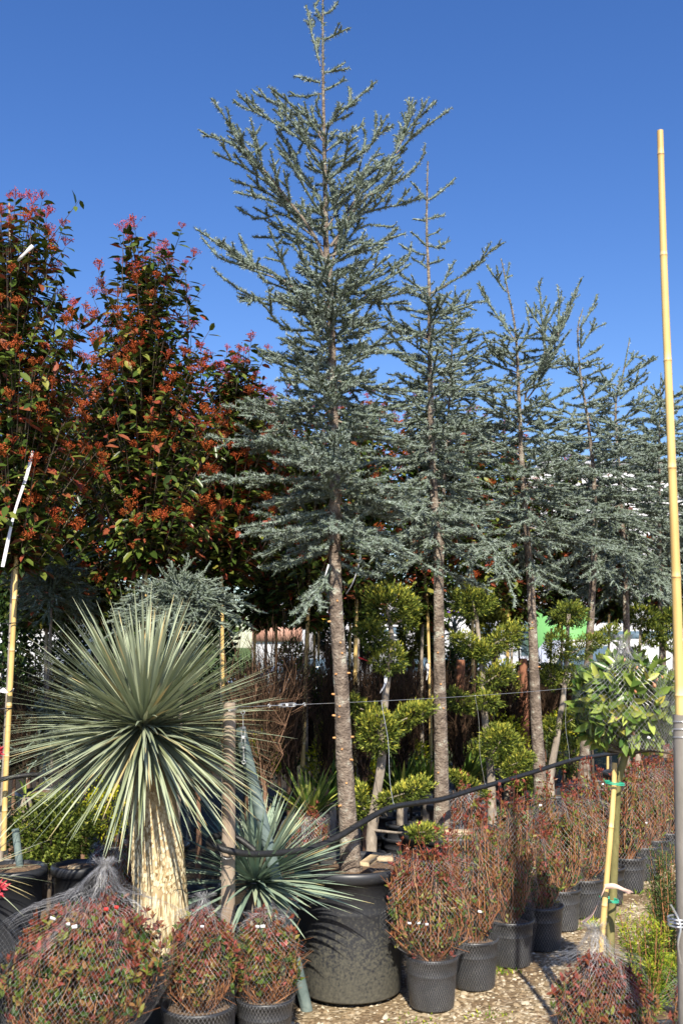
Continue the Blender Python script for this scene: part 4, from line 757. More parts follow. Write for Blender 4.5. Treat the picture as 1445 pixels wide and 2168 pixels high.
# ---------------------------------------------------------------- post, pipe, wire, hose
def mono(mb, name, mat, label, cat, loc, smooth=True, group=None):
    loc = np.array(loc, float); mb.V = [v-loc for v in mb.V]; o = mb.build(name, mat, None, smooth); o.location = tuple(loc); return tag(o, label, cat, group)
b0 = at(483, 1890, 4.72); b1 = at(486, 1487, 4.72); dz = (b0[0]-b1[0])/(b1[2]-b0[2])
foot = np.array([b0[0]-(b1[0]-b0[0])/(b1[2]-b0[2])*b0[2], 4.72, -.05])
mb = MB(); g = rng(5); tube(mb, smooth_path([foot, b0, b1], 34), np.linspace(.035, .0285, 34), 16, .5, True, 0, trunk_bump(6, .02))
mono(mb, 'wooden_post', M['wood'], 'weathered round wooden post holding the wire beside the spiky yucca', 'post', foot)
p1 = at(508, 1545, 4.80); p0 = ground(650, 2128)
mb = MB(); tube(mb, [p0-np.array([0, 0, .03]), (p0+p1)/2, p1], .0285, 20); tube(mb, [p1-(p1-p0)*.0, p1+(p1-p0)*.004], .030, 20)
mono(mb, 'metal_pipe', M['galv'], 'slanting grey-green metal pipe propped against the wooden post', 'pipe', p0)
W0 = at(500, 1497, 4.70); W1 = at(1300, 1448, 8.0)
WL = W0+(W1-W0)*np.linspace(0, 1, 30)[:, None]; WL[:, 2] -= .02*np.sin(np.linspace(0, np.pi, 30))
mb = MB(); tube(mb, WL, .0014, 5, .5)
a = np.linspace(0, 2*np.pi, 22); pc = at(486, 1503, 4.72)
for dz in (0, .006): tube(mb, np.stack([pc[0]+.033*np.cos(a), 4.72+.033*np.sin(a), pc[2]+dz+.003*np.sin(a)], 1), .0015, 5, .5, False)
mono(mb, 'support_wire', M['steel'], 'thin steel wire running from the wooden post past the cedar trunks', 'wire', W0)
def wire_pt(px):
    f = np.array([p[0]/p[1] for p in WL]); u = (px-722.5)/FPX*1.015; k = np.interp(u, f, np.arange(30)); i = int(k); i = min(i, 28); return WL[i]+(WL[i+1]-WL[i])*(k-i)
def turnbuckle(A, B, label):
    A, B = np.array(A), np.array(B); d = nrm(B-A); L = np.linalg.norm(B-A); root = thing('turnbuckle', label, 'turnbuckle', A, 'turnbuckles on the wire')
    s = nrm(np.cross(d, [0, 1., 0])); mb = MB()
    for sg in (1, -1): tube(mb, [A+d*L*.34+s*sg*.008, A+d*L*.66+s*sg*.008], .0028, 6)
    for q in (.32, .66): tube(mb, [A+d*L*q, A+d*L*(q+.03)], .0105, 10)
    part(mb, 'frame', M['steel'], root, True)
    for (p, q, sg) in ((A+d*L*.10, A+d*L*.36, -1), (B-d*L*.10, B-d*L*.36, 1)):
        mb = MB(); tube(mb, [p, q], .0028, 6); c = p+d*sg*.008; an = np.linspace(0, 2*np.pi, 16)
        tube(mb, np.array([c+d*.008*np.cos(t)+s*.008*np.sin(t) for t in an]), .0022, 6, .5, False); part(mb, 'eye_bolt', M['steel'], root, True)
    mb = MB(); box(mb, (A+B)/2+np.array([0, -.012, 0]), (.012, .002, .014)); part(mb, 'sticker', M['white'], root)
turnbuckle(wire_pt(568)+[0, -.002, 0], wire_pt(652)+[0, -.002, 0], 'horizontal zinc turnbuckle strung in the wire just right of the post')
hk = at(514, 1500, 4.66)
turnbuckle(hk, at(516, 1622, 4.66), 'vertical zinc turnbuckle hanging from the wire in front of the pipe')
# black hose
hp = [at(540, 1802, 4.78), at(505, 1775, 4.80), at(470, 1768, 4.80), at(446, 1776, 4.74), at(444, 1786, 4.66), at(480, 1800, 4.62), at(530, 1808, 4.68), at(600, 1805, 4.82), at(660, 1795, 4.92), at(710, 1775, 5.02), at(760, 1745, 5.15), at(820, 1712, 5.4), at(880, 1700, 5.7), at(935, 1692, 6.0), at(1000, 1672, 6.3), at(1060, 1655, 6.6), at(1130, 1634, 6.95), at(1200, 1612, 7.3), at(1240, 1604, 7.6), at(1330, 1590, 8.2)]
HP = smooth_path(hp, 110); mb = MB(); tube(mb, HP, np.interp(np.arange(110), [0, 40, 110], [.015, .0155, .0155]), 12, .5)
mono(mb, 'irrigation_hose', M['hose'], 'thick black irrigation hose looped round the post and hung along the cedars', 'hose', hp[0])
for i, (px, py, lab) in enumerate(((812, 1722, 'wavy tie wire holding up the hose between the first two cedars'), (1012, 1668, 'tie wire holding up the hose right of the second cedar'), (1181, 1620, 'tie wire holding up the hose right of the third cedar'))):
    f = (HP[35:, 0]/HP[35:, 1]); k = 35+int(np.interp((px-722.5)/FPX*1.03, f, np.arange(len(f)))); lo = HP[k]; hi = wire_pt(px-(8 if i == 0 else 16 if i == 1 else 0))
    g = rng(i); P = hi+(lo-hi)*np.linspace(0, 1, 14)[:, None]; P[:, 0] += .012*np.sin(np.linspace(0, 5, 14)+i)*np.sin(np.linspace(0, np.pi, 14))
    mb = MB(); tube(mb, smooth_path(P, 40), .0013, 5); an = np.linspace(0, 2*np.pi, 14); tube(mb, np.stack([lo[0]+.002*an/6, lo[1]+.018*np.cos(an), lo[2]+.018*np.sin(an)], 1), .0014, 5, .5, False)
    tube(mb, np.stack([hi[0]+.002*an/6, hi[1]+.005*np.cos(an), hi[2]+.005*np.sin(an)], 1), .0014, 5, .5, False)
    mono(mb, 'tie_wire', M['steel'], lab, 'wire', hi, True, 'tie wires holding the hose')
mb = MB(); an = np.linspace(0, 4*np.pi, 40)
c = at(478, 1795, 4.70); tube(mb, np.stack([c[0]+.036*np.cos(an)+.01, c[1]-.01+.06*np.sin(an), c[2]+.02*np.cos(an*.5)+.02*np.sin(an)], 1), .0013, 5, .5)
mono(mb, 'tie_wire', M['steel'], 'wire wrapped round post and hose loop', 'wire', c, True, 'tie wires holding the hose')

# ---------------------------------------------------------------- right edge: pole, pipe, lollipop shrub
bamboo('tall yellow bamboo pole standing in the grey pipe at the right edge', [at(1437, 1560, 3.2), at(1438.5, 1500, 3.2), at(1429, 1200, 3.2), at(1418, 908, 3.2), at(1405, 585, 3.2), at(1396, 277, 3.2)], .0155, 91, .36, name='bamboo_pole', sides=20, r1=.0105)
q0 = at(1446, 2230, 3.2); q0[2] = -.02; q1 = at(1441, 1513, 3.2); root = thing('metal_pipe', 'grey upright metal pipe at the right edge with wire wound round its top', 'pipe', (q0[0], 3.2, 0))
mb = MB(); tube(mb, [q0, (q0+q1)/2, q1], .0265, 24, .5, False); tube(mb, [q1-np.array([0, 0, .004]), q1], .0265, 24, .5, False); part(mb, 'tube', M['greypipe'], root, True)
for z in (.022, .045, .07):
    mb = MB(); an = np.linspace(0, 2*np.pi, 26); tube(mb, np.stack([q1[0]+.0285*np.cos(an), 3.2+.0285*np.sin(an), q1[2]-z-.002*np.sin(an)], 1), .0022, 6, .5, False); part(mb, 'wire_wrap', M['steel'], root, True)
mb = MB(); c = at(1444, 1960, 3.15); tube(mb, smooth_path([at(1418, 1915, 3.15), at(1432, 1940, 3.15), at(1440, 1965, 3.14), at(1434, 2000, 3.14), at(1440, 2040, 3.15)], 16), .003, 6)
an = np.linspace(0, 2*np.pi, 22)
for z in (-.01, .0, .01): tube(mb, np.stack([q0[0]+.030*np.cos(an)+.0, 3.2+.030*np.sin(an), c[2]+z+0*an], 1), .003, 6, .5, False)
part(mb, 'cord', M['steel'], root, True)

def lollipop():
    g = rng(95); D = 4.35; root = thing('standard_shrub', 'lollipop shrub with pale green leaves wrapped in net on a bare stem', 'shrub', (at(1292, 2000, D)[0], D, 0))
    P = smooth_path([np.array([at(1291, 2060, D)[0], D, .18]), at(1291, 1990, D), at(1296, 1900, D), at(1300, 1800, D), at(1304, 1700, D), at(1310, 1640, D), at(1322, 1600, D), at(1318, 1540, D)], 40)
    mb = MB(); tube(mb, P, np.linspace(.018, .0155, 40), 12, .5, True, 0, trunk_bump(3, .05)); part(mb, 'trunk', M['barkgreen'], root, True)
    mb = MB(); br = [[(1322, 1600), (1370, 1590), (1440, 1598)], [(1318, 1590), (1270, 1560), (1235, 1500)], [(1318, 1560), (1290, 1490), (1265, 1440)], [(1320, 1560), (1330, 1480), (1310, 1400)], [(1322, 1580), (1370, 1510), (1400, 1440)], [(1318, 1580), (1345, 1560), (1395, 1530)], [(1318, 1560), (1322, 1500), (1305, 1372)], [(1320, 1590), (1280, 1590), (1240, 1560)]]
    tips = []
    for i, b in enumerate(br):
        Q = smooth_path([at(x, y, D+(-.1+.05*i)*k/2) for k, (x, y) in enumerate(b)], 10); tube(mb, Q, np.linspace(.008, .003, 10), 6); tips += list(Q[3:])
    part(mb, 'branches', M['barkdark'], root, True)
    c = at(1322, 1492, D); N = 500; d = rdir(g, N); rr = g.uniform(.45, 1, N)**.5; B = c+d*rr[:, None]*np.array([.205, .19, .195])
    B = B[(B[:, 2] > c[2]-.165)]; N = len(B); d = nrm(B-c); fo = MB(); k = 3
    Br = np.repeat(B, k, 0); dr = np.repeat(d, k, 0); Dr = nrm(dr*.8+rdir(g, N*k)*.8+np.array([0, 0, -.1])); L = .072*g.uniform(.6, 1.2, N*k)
    tint = np.clip(g.normal(.46, .27, N*k), 0, .88); tint = np.where(g.random(N*k) < .03, .9+.03*g.random(N*k), tint)
    leaves(fo, Br, Dr, dr+rdir(g, N*k)*.4, L, L*.42, tint, OVATE)
    for tp in ((1310, 1372), (1322, 1355), (1285, 1400), (1400, 1400)):
        e = at(*tp, D); n = 6; leaves(fo, np.repeat([e], n, 0), rdir(g, n)+np.array([0, 0, .8]), rdir(g, n), .05, .02, g.uniform(.3, .8, n), OVATE)
        sticks(fo, [e-np.array([0, 0, .08])], [e], .002, .0015, .2, 4)
    part(fo, 'foliage', M['camel'], root)
    for i in range(14):
        bd = MB(); d = nrm(g.normal(size=3)+np.array([0, -1.4, .2])); p = c+d*np.array([.2, .19, .19]); lathe(bd, [(0.0005, -.008), (.006, -.004), (.0075, .003), (.004, .01), (.0005, .014)], p, 6, .98); part(bd, 'flower_bud', M['camel'], root, True)
    nm = MB(); pr = [(.03, -.20), (.10, -.185), (.17, -.13), (.215, -.05), (.222, .03), (.20, .10), (.15, .16), (.09, .19), (.045, .23), (.03, .27), (.045, .30)]
    net(nm, g, (c[0], c[1], 0), [(r, z+c[2]) for r, z in pr], .017, .0012)
    # loose flap of net running off to the right
    a_ = at(1318, 1395, D-.02); b_ = at(1440, 1458, D-.18); cc = at(1430, 1590, D-.16); d_ = at(1330, 1585, D-.20)
    U, V_ = np.meshgrid(np.linspace(0, 1, 19), np.linspace(0, 1, 17)); S = (a_*(1-U[..., None])+b_*U[..., None])*(1-V_[..., None])+(d_*(1-U[..., None])+cc*U[..., None])*V_[..., None]
    S[..., 1] += .02*np.sin(U*7)+.015*np.sin(V_*9)-.04*np.sin(U*np.pi)
    for i in range(16):
        for s0, s1 in ((S[i, :-1], S[i+1, 1:]), (S[i+1, :-1], S[i, 1:])): sticks(nm, s0, s1, .0006, .0006, .5, 3)
    part(nm, 'net', M['net_dark'], root)
    pot(root, (at(1291, 2060, D)[0], D, 0), .13, .22)
    for (px, py, w_) in ((1428, 1548, .022), (1372, 1562, .012)):
        mb = MB(); box(mb, at(px, py, D-.26), (w_, .0015, w_*.9), 0, .5, 0, 0, .3, .6); part(mb, 'label_tag', M['white'], root)
lollipop()
bamboo('slim yellow bamboo stake tied beside the lollipop shrub stem', [at(1266, 2060, 4.22), at(1284, 1850, 4.26), at(1297, 1690, 4.30), at(1300, 1615, 4.32)], .0125, 92, .3)
for (px, py, sz, lab) in ((1303, 1658, 14, 'upper green plastic tie on the lollipop stem'), (1292, 1905, 13, 'lower green plastic tie on the lollipop stem')):
    mb = MB(); c = at(px-3, py, 4.31); an = np.linspace(0, 2*np.pi, 24); rx = sz*1.35/FPX*4.3
    for z in (-.003, .003): tube(mb, np.stack([c[0]+rx*np.cos(an), c[1]+.035*np.sin(an), c[2]+z-.12*rx*np.cos(an)], 1), .0028, 6, .5, False)
    tube(mb, [c+[-rx, -.01, 0], c+[-rx*1.3, -.02, .02]], .002, 5); mono(mb, 'plastic_tie', M['greentie'], lab, 'tie', c, True, 'green plastic ties')
def ribbon(name, label, pts, wid, mat, seed=0, n=24, cat='ribbon', group=None, tw=1.0):
    P = smooth_path(pts, n); T = nrm(np.gradient(P, axis=0)); S = nrm(np.cross(T, [0, 1., 0])); N = np.cross(S, T); a = np.linspace(0, 1.2*tw, n)+seed
    S2 = S*np.cos(a)[:, None]*.9+N*np.sin(a)[:, None]; w_ = wid*(1+.15*np.sin(np.linspace(0, 9, n)+seed)); L = P-S2*w_[:, None]/2; Rr = P+S2*w_[:, None]/2
    th = N*.0004; V = np.stack([L-th, Rr-th, Rr+th, L+th], 1).reshape(-1, 3); k = np.arange(n-1)[:, None]*4; i = np.arange(4); j = (i+1) % 4
    F = np.stack([k+i, k+j, k+j+4, k+i+4], -1).reshape(-1, 4); mb = MB().add(V, F); mb.add(V[:4], [[0, 1, 2, 3]]); mb.add(V[-4:], [[3, 2, 1, 0]]); return mono(mb, name, M[mat], label, cat, P[0], True, group)
ribbon('tape_ribbon', 'pink plastic tape end sticking out right of the lollipop stem', [at(1279, 1877, 4.2), at(1300, 1876, 4.18), at(1320, 1884, 4.15), at(1334, 1891, 4.1)], .020, 'pinktape', .1)
ribbon('tape_ribbon', 'pink tape running from the stem down to the twisted net top', [at(1281, 1878, 4.2), at(1268, 1905, 4.1), at(1252, 1935, 3.95), at(1232, 1953, 3.8)], .014, 'pinktape', .4)
ribbon('tape_ribbon', 'long white plastic strip hanging at the left stake', [at(70, 955, 5.4), at(56, 1010, 5.38), at(30, 1090, 5.35), at(6, 1200, 5.3)], .018, 'white', -.15, 30, tw=.3)
ribbon('tape_ribbon', 'short white strip high in the leftmost photinia', [at(70, 520, 5.2), at(52, 538, 5.2), at(38, 552, 5.2)], .02, 'white', .3)
ribbon('tape_ribbon', 'white strip hanging right of the tall cedar trunk', [at(765, 1110, 7.2), at(762, 1180, 7.2), at(748, 1230, 7.2), at(732, 1258, 7.2)], .018, 'white', .1)
ribbon('tape_ribbon', 'white and yellow curved tag strip on the first topiary stem', [at(817, 1430, 6.0), at(814, 1450, 5.98), at(804, 1467, 5.95)], .02, 'white', .1)
ribbon('tape_ribbon', 'small white tag left of the tall cedar trunk', [at(696, 1195, 5.2), at(688, 1220, 5.2)], .012, 'white', .1)
ribbon('tape_ribbon', 'clear plastic tape wound round the left stake', [at(2, 1460, 5.56), at(15, 1466, 5.54), at(30, 1460, 5.56)], .035, 'white', .7)
ribbon('tape_ribbon', 'red and white tape tied at the stem right of the tall cedar', [at(758, 1392, 7.6), at(775, 1398, 7.6), at(786, 1404, 7.6)], .014, 'redplas', .1)
ribbon('tape_ribbon', 'white plastic tie on the stem left of the second cedar', [at(905, 1405, 8.6), at(905, 1425, 8.6), at(902, 1440, 8.6)], .03, 'white', .1)
for (px, py, D) in ((35, 1170, 5.6), (26, 1320, 5.6), (14, 1500, 5.6), (650, 1290, 7.8), (755, 1310, 7.9), (905, 1320, 8.8)):
    mb = MB(); c = at(px-4, py, D); an = np.linspace(0, 2*np.pi, 20); tube(mb, np.stack([c[0]+.042*np.cos(an), c[1]+.035*np.sin(an), c[2]+.003*np.cos(an)], 1), .0032, 5, .5, False)
    where = {35: 'upper black tie on the leftmost stake', 26: 'middle black tie on the leftmost stake', 14: 'lowest black tie on the leftmost stake', 650: 'black tie on the curved stake left of the tall cedar', 755: 'black tie on the stake right of the tall cedar', 905: 'black tie on the stake left of the second cedar'}[px]
    mono(mb, 'plastic_tie', M['blacktie'], where, 'tie', c, True, 'black ties on the stakes')
# wooden wedges in the pots
for (px, py, D, sx, sy, rz, ry, lab) in ((782, 1822, 5.17, .05, .15, R(-22), 0, 'grey wooden board wedged on the big pot rim right of the trunk'), (812, 1818, 5.22, .09, .035, R(5), 0, 'pale wooden block on the big pot rim, touching the netted shrub'), (690, 1824, 5.16, .08, .05, R(20), 0, 'wooden board on the big pot rim left of the trunk'), (965, 1762, 6.05, .16, .05, R(8), 0, 'pale board lying across the second cedar pot'), (157, 1838, 5.0, .06, .03, R(10), 0, 'small wooden block in the black pot left of the yucca trunk')):
    mb = MB(); c = at(px, py, D); box(mb, c, (sx, sy, .022), rz, .5, 0, .002, R(3), 0); mono(mb, 'wooden_wedge', M['plank'], lab, 'wood block', c, False, 'wooden wedges in the pots')

# ---------------------------------------------------------------- topiary conifers
def pad(fo, g, c, e, n, axis=None, size=.045, yellow=.3):
    """cloud-pruned pad: e = half sizes, optional long axis direction in x-z"""
    d = rdir(g, n); q = g.uniform(.55, 1.03, n)**.5; l = d*q[:, None]*np.array(e)
    if axis is not None:
        ax = nrm(np.array(axis)); up = nrm(np.array([0, 0, 1.])-ax*ax[2]); sd = np.cross(up, ax); l = l[:, 0:1]*ax+l[:, 1:2]*sd+l[:, 2:3]*up; d2 = nrm(l/np.mean(e))
        d = nrm(nrm(d[:, 0:1]*ax*.6+d[:, 1:2]*sd+d[:, 2:3]*up)+ax*.2)
    lump = 1+.2*np.sin(d[:, 0]*5+c[0]*9)*np.sin(d[:, 2]*6+c[2]*7)+.1*np.sin(d[:, 0]*11+d[:, 1]*9+c[2]*5)+g.normal(0, .09, n)
    B = np.array(c)+l*lump[:, None]; Dr = nrm(d+rdir(g, n)*.55+np.array([0, 0, .35]))
    age = np.clip((d[:, 2]+.4)*.4+(q > .93)*.2, 0, 1); tint = np.clip(g.normal(.30, .20, n)+yellow*age*g.random(n)*1.8, 0, 1)
    leaves(fo, B-Dr*size*.5, Dr, rdir(g, n)+d*.4, size*g.uniform(.6, 1.3, n), size*g.uniform(.3, .6, n), tint, SPRAY)
def topiary(label, D, trunk, pads, seed, yellow=.3, potr=.22, size=.034, dens=1.0, bough=True):
    g = rng(seed); tb = at(*trunk[-1], D); root = thing('topiary_conifer', label, 'topiary', (tb[0], D, 0), 'cloud-pruned topiary conifers')
    P = np.array([at(x, y, D) for x, y in trunk][::-1]); 
    if P[0][2] > .3: P = np.vstack([[[tb[0], D, .3]], P])
    P = smooth_path(P, 36); mb = MB(); tube(mb, P, np.linspace(.036, .014, 36), 10, .5, True, 0, trunk_bump(seed, .07)); part(mb, 'trunk', M['barkgrey'], root, True)
    for (px, py, hw, hh, an, dd) in pads:
        c = at(px, py, D+dd); s = D/FPX; fo = MB(); hw *= 1.06; hh *= 1.02; e = (hw*s, max(hh*s*.95, .09), hh*s); vol = (e[0]*e[1]+e[0]*e[2]+e[1]*e[2])
        pad(fo, g, c, e, int(vol*25000*dens*(0.045/size)**1.5)+60, None if an is None else (math.cos(R(an)), 0, math.sin(R(an))), size, yellow)
        k = np.argmin(np.abs(P[:, 2]-(c[2]-hh*s*.8))); lm = MB(); tube(lm, [P[k], (P[k]+c)/2-[0, 0, .01], c], [.010, .008, .004], 6); part(lm, 'bough', M['barkgrey'], root, True)
        part(fo, 'foliage_pad', M['conif'], root)
    pot(root, (tb[0], D, 0), potr, .46, 'pot', .05, rim=.018, taper=.9)
    return root
topiary('nearest topiary conifer, yellow-topped ball high above a V of pads, by the tall cedar', 6.05, [(820, 1290), (828, 1350), (822, 1420), (815, 1480), (808, 1600), (795, 1700), (786, 1775)],
        [(820, 1278, 54, 42, None, 0), (786, 1345, 38, 30, -35, -.05), (822, 1395, 36, 32, 10, -.05), (762, 1500, 36, 20, -50, 0), (800, 1545, 42, 46, None, -.08), (862, 1520, 62, 24, 32, .0), (855, 1680, 58, 24, 18, -.05), (764, 1700, 16, 44, None, .05), (900, 1762, 34, 16, 0, -.35), (868, 1300, 24, 40, None, .3)], 201, .55)
topiary('second topiary conifer, dark ball on top, with yellow-green stepped pads, between second and third cedars', 7.3, [(1005, 1290), (1018, 1400), (1022, 1480), (1030, 1560), (1038, 1640), (1040, 1700)],
        [(1000, 1272, 44, 36, None, 0), (990, 1365, 40, 24, -30, -.05), (1068, 1350, 46, 26, 25, 0), (1020, 1380, 24, 24, None, -.05), (1050, 1430, 42, 26, 25, .0), (975, 1485, 32, 22, -40, -.1), (1030, 1485, 30, 22, None, -.1), (1058, 1570, 40, 38, None, -.1), (1095, 1615, 36, 24, 30, -.15), (990, 1660, 52, 16, -32, -.2)], 202, .5)
topiary('third topiary conifer, neat green ball above upswept pads, between third and fourth cedars', 8.8, [(1202, 1300), (1198, 1400), (1192, 1470), (1178, 1560), (1165, 1640)],
        [(1206, 1300, 38, 28, None, 0), (1180, 1365, 26, 34, None, -.05), (1238, 1368, 48, 22, 32, 0), (1210, 1430, 26, 22, None, 0), (1165, 1430, 20, 28, None, .05), (1215, 1520, 34, 24, 10, .0), (1160, 1540, 22, 22, None, .0), (1280, 1345, 34, 20, 35, .4)], 203, .25)
topiary('fourth topiary conifer, round ball left of the tall bamboo pole', 10.6, [(1355, 1330), (1352, 1400), (1350, 1470), (1348, 1560)],
        [(1358, 1305, 32, 27, None, 0), (1380, 1345, 26, 22, 35, 0), (1340, 1385, 24, 18, None, 0), (1365, 1430, 30, 16, None, 0)], 204, .15, size=.055)
topiary('topiary conifer ball just behind the tall bamboo pole', 11.5, [(1425, 1320), (1426, 1420), (1426, 1540)], [(1422, 1310, 26, 28, None, 0), (1425, 1365, 30, 16, -30, 0)], 205, .15, size=.055)

# ---------------------------------------------------------------- mid-ground shrubs
def mound(name, label, cat, px, py, D, hwpx, hhpx, mat, seed, n=1200, size=.05, tmpl=DIAM, tint=.5, tv=.22, potr=.15, stem='barkdark', wr=.5, up=.3, lift=0, holes=.0, group=None, ball=False, ey=None):
    g = rng(seed); c = at(px, py, D); s = D/FPX; e = np.array([hwpx*s, ey or max(hwpx*s*.9, .1), hhpx*s]); root = thing(name, label, cat, (c[0], D, 0), group)
    d = rdir(g, n); q = g.uniform(.25, 1, n)**.5; lump = 1+.18*np.sin(d[:, 0]*4+seed)*np.sin(d[:, 2]*5+seed*2)+.1*np.sin(d[:, 1]*9+d[:, 2]*7); B = c+d*(q*lump)[:, None]*e
    B = B[B[:, 2] > .05]; d = nrm((B-c)/e); n = len(B); Dr = nrm(d*.8+rdir(g, n)*.7+np.array([0, 0, up])); fo = MB()
    leaves(fo, B, Dr, rdir(g, n)+d*.5, size*g.uniform(.6, 1.3, n), size*wr*g.uniform(.8, 1.2, n), np.clip(tint+g.normal(0, tv, n), 0, 1), tmpl)
    part(fo, 'foliage', M[mat], root)
    st = MB(); m = 14; E = c+rdir(g, m)*e*.6; b = np.array([c[0], D, .03]); sp = b+np.array([0, 0, max(.08, (c[2]-e[2])*.9)]); tube(st, [b, sp, c-[0, 0, e[2]*.4]], [.012 if ball else .016, .012, .008], 6); sticks(st, np.repeat([sp], m, 0), E, .006, .002, .5, 4); part(st, 'stem', M[stem], root)
    if potr: pot(root, (c[0], D, 0), potr, .22)
    return root
def needle_mound(label, px, py, D, hw, hh, seed, n=40, tint=.6, L=.017, group=None, W=.0028, droop=-18):
    """bushy blue spruce: arching shoots from a short stem"""
    c = at(px, py, D); s = D/FPX; root = thing('blue_spruce', label, 'shrub', (c[0], D, 0), group); cd = Cedar(D, seed, .8, L); g = cd.g
    e = np.array([hw*s, hw*s*.7, hh*s]); b = np.array([c[0], D, .03]); tube(cd.lim, [b, (b+c)/2+[.01, 0, 0], c+[0, 0, e[2]*.3]], [.018, .014, .010], 8)
    for k in range(n):
        a = g.uniform(0, 6.283); q = g.uniform(.45, 1.05); z0 = g.uniform(-.6, .5)*e[2]; p0 = c+[0, 0, z0*.6]; h = np.array([math.cos(a)*e[0], math.sin(a)*e[1], 0])*q
        rise = e[2]*(1-q*q)*g.uniform(.3, 1.1); pts = [p0+h*t+np.array([0, 0, rise*math.sin(t*2.2)+z0*t*.6+(R(droop)*np.linalg.norm(h))*t*t]) for t in (0, .33, .66, 1)]
        cd.limb(np.array(pts), .006, .1, .16, .6, spacing=.05, bare=.15)
    cd.finish(root, 8, W, tint); pot(root, (c[0], D, 0), .17, .26); return root
needle_mound('wide pale blue spruce spreading behind the top of the spiky yucca', 385, 1275, 6.2, 165, 62, 301, 62, .62, .018)
needle_mound('dark blue spruce just right of the leftmost stake', 110, 1245, 7.0, 110, 95, 303, 60, .45, .02)
needle_mound('blue-grey spruce low behind the left side of the spiky yucca', 110, 1560, 6.6, 75, 90, 304, 34, .6, .019)
needle_mound('small grey-blue standard conifer left of the third cedar trunk', 1097, 1365, 11.0, 20, 22, 305, 16, .8, .022, W=.005)
needle_mound('blue-grey conifer between the second cedar and second topiary', 962, 1345, 9.8, 22, 50, 306, 24, .7, .022, W=.0045)
mound('conifer_shrub', 'dark shrub with yellow tips low at the left, behind the empty-looking pots', 'shrub', 110, 1760, 5.9, 95, 75, 'conif', 311, 7000, .028, SPRAY, .32, .16, .2, wr=.8)
mound('euonymus_shrub', 'bright yellow-green shrub just left of the thick yucca trunk', 'shrub', 225, 1715, 6.2, 55, 62, 'euon', 312, 1500, .026, DIAM, .5, .25, .15)
for i, (px, py, D, hw, hh, lab) in enumerate([(868, 1605, 8.6, 42, 42, 'yellow-leaved shrub between the first topiary and second cedar'), (1070, 1560, 9.4, 52, 48, 'yellow-leaved shrub behind the second topiary'), (560, 1600, 7.4, 45, 42, 'yellow-green shrub behind the slanting pipe'), (690, 1610, 7.8, 38, 55, 'yellow-green shrub just left of the tall cedar trunk'), (1190, 1530, 10.2, 40, 30, 'yellow-leaved shrub behind the third topiary'), (780, 1640, 8.2, 28, 30, 'yellow-leaved shrub right of the tall cedar trunk')]):
    mound('euonymus_shrub', lab, 'shrub', px, py, D, hw, hh, 'euon', 320+i, 800, .034, DIAM, .45, .3, .14, group='yellow-leaved shrubs in the shade')
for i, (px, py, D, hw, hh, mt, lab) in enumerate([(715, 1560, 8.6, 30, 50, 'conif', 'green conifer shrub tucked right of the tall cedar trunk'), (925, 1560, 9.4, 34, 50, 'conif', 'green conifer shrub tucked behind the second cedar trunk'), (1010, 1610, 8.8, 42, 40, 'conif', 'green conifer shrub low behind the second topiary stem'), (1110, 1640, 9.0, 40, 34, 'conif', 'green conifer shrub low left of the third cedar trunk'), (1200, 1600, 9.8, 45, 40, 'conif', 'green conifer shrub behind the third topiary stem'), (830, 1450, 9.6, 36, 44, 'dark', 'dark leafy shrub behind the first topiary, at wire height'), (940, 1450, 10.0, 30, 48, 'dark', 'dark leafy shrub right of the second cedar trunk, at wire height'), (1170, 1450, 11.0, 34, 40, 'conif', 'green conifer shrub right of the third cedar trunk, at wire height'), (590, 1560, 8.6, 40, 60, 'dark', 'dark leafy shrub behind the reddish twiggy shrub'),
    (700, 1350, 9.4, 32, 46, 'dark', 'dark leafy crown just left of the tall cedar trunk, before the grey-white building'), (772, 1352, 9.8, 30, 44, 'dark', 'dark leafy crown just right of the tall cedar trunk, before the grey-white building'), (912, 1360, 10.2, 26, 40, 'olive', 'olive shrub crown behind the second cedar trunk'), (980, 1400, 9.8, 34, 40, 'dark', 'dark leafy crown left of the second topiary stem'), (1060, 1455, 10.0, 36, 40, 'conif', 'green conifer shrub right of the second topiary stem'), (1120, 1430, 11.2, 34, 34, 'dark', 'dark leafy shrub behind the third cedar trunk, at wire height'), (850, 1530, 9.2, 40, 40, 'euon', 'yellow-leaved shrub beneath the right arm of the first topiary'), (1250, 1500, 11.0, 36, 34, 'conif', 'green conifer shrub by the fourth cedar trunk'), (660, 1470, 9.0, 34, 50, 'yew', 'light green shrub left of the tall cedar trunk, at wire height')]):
    mound('mixed_shrub', lab, 'shrub', px, py, D, hw, hh, mt, 900+i, 1300, .045 if mt != 'conif' else .05, DIAM if mt != 'conif' else SPRAY, .42, .24, None, wr=.5)
mound('thuja_tree', 'olive rounded conifer behind the second topiary', 'shrub', 1045, 1335, 10.0, 42, 50, 'olive', 331, 1500, .06, SPRAY, .5, .25, .16, wr=.6)
mound('thuja_tree', 'olive-green weeping conifer behind the first topiary', 'shrub', 868, 1345, 9.4, 30, 60, 'olive', 332, 1300, .06, SPRAY, .5, .25, .16, wr=.6)
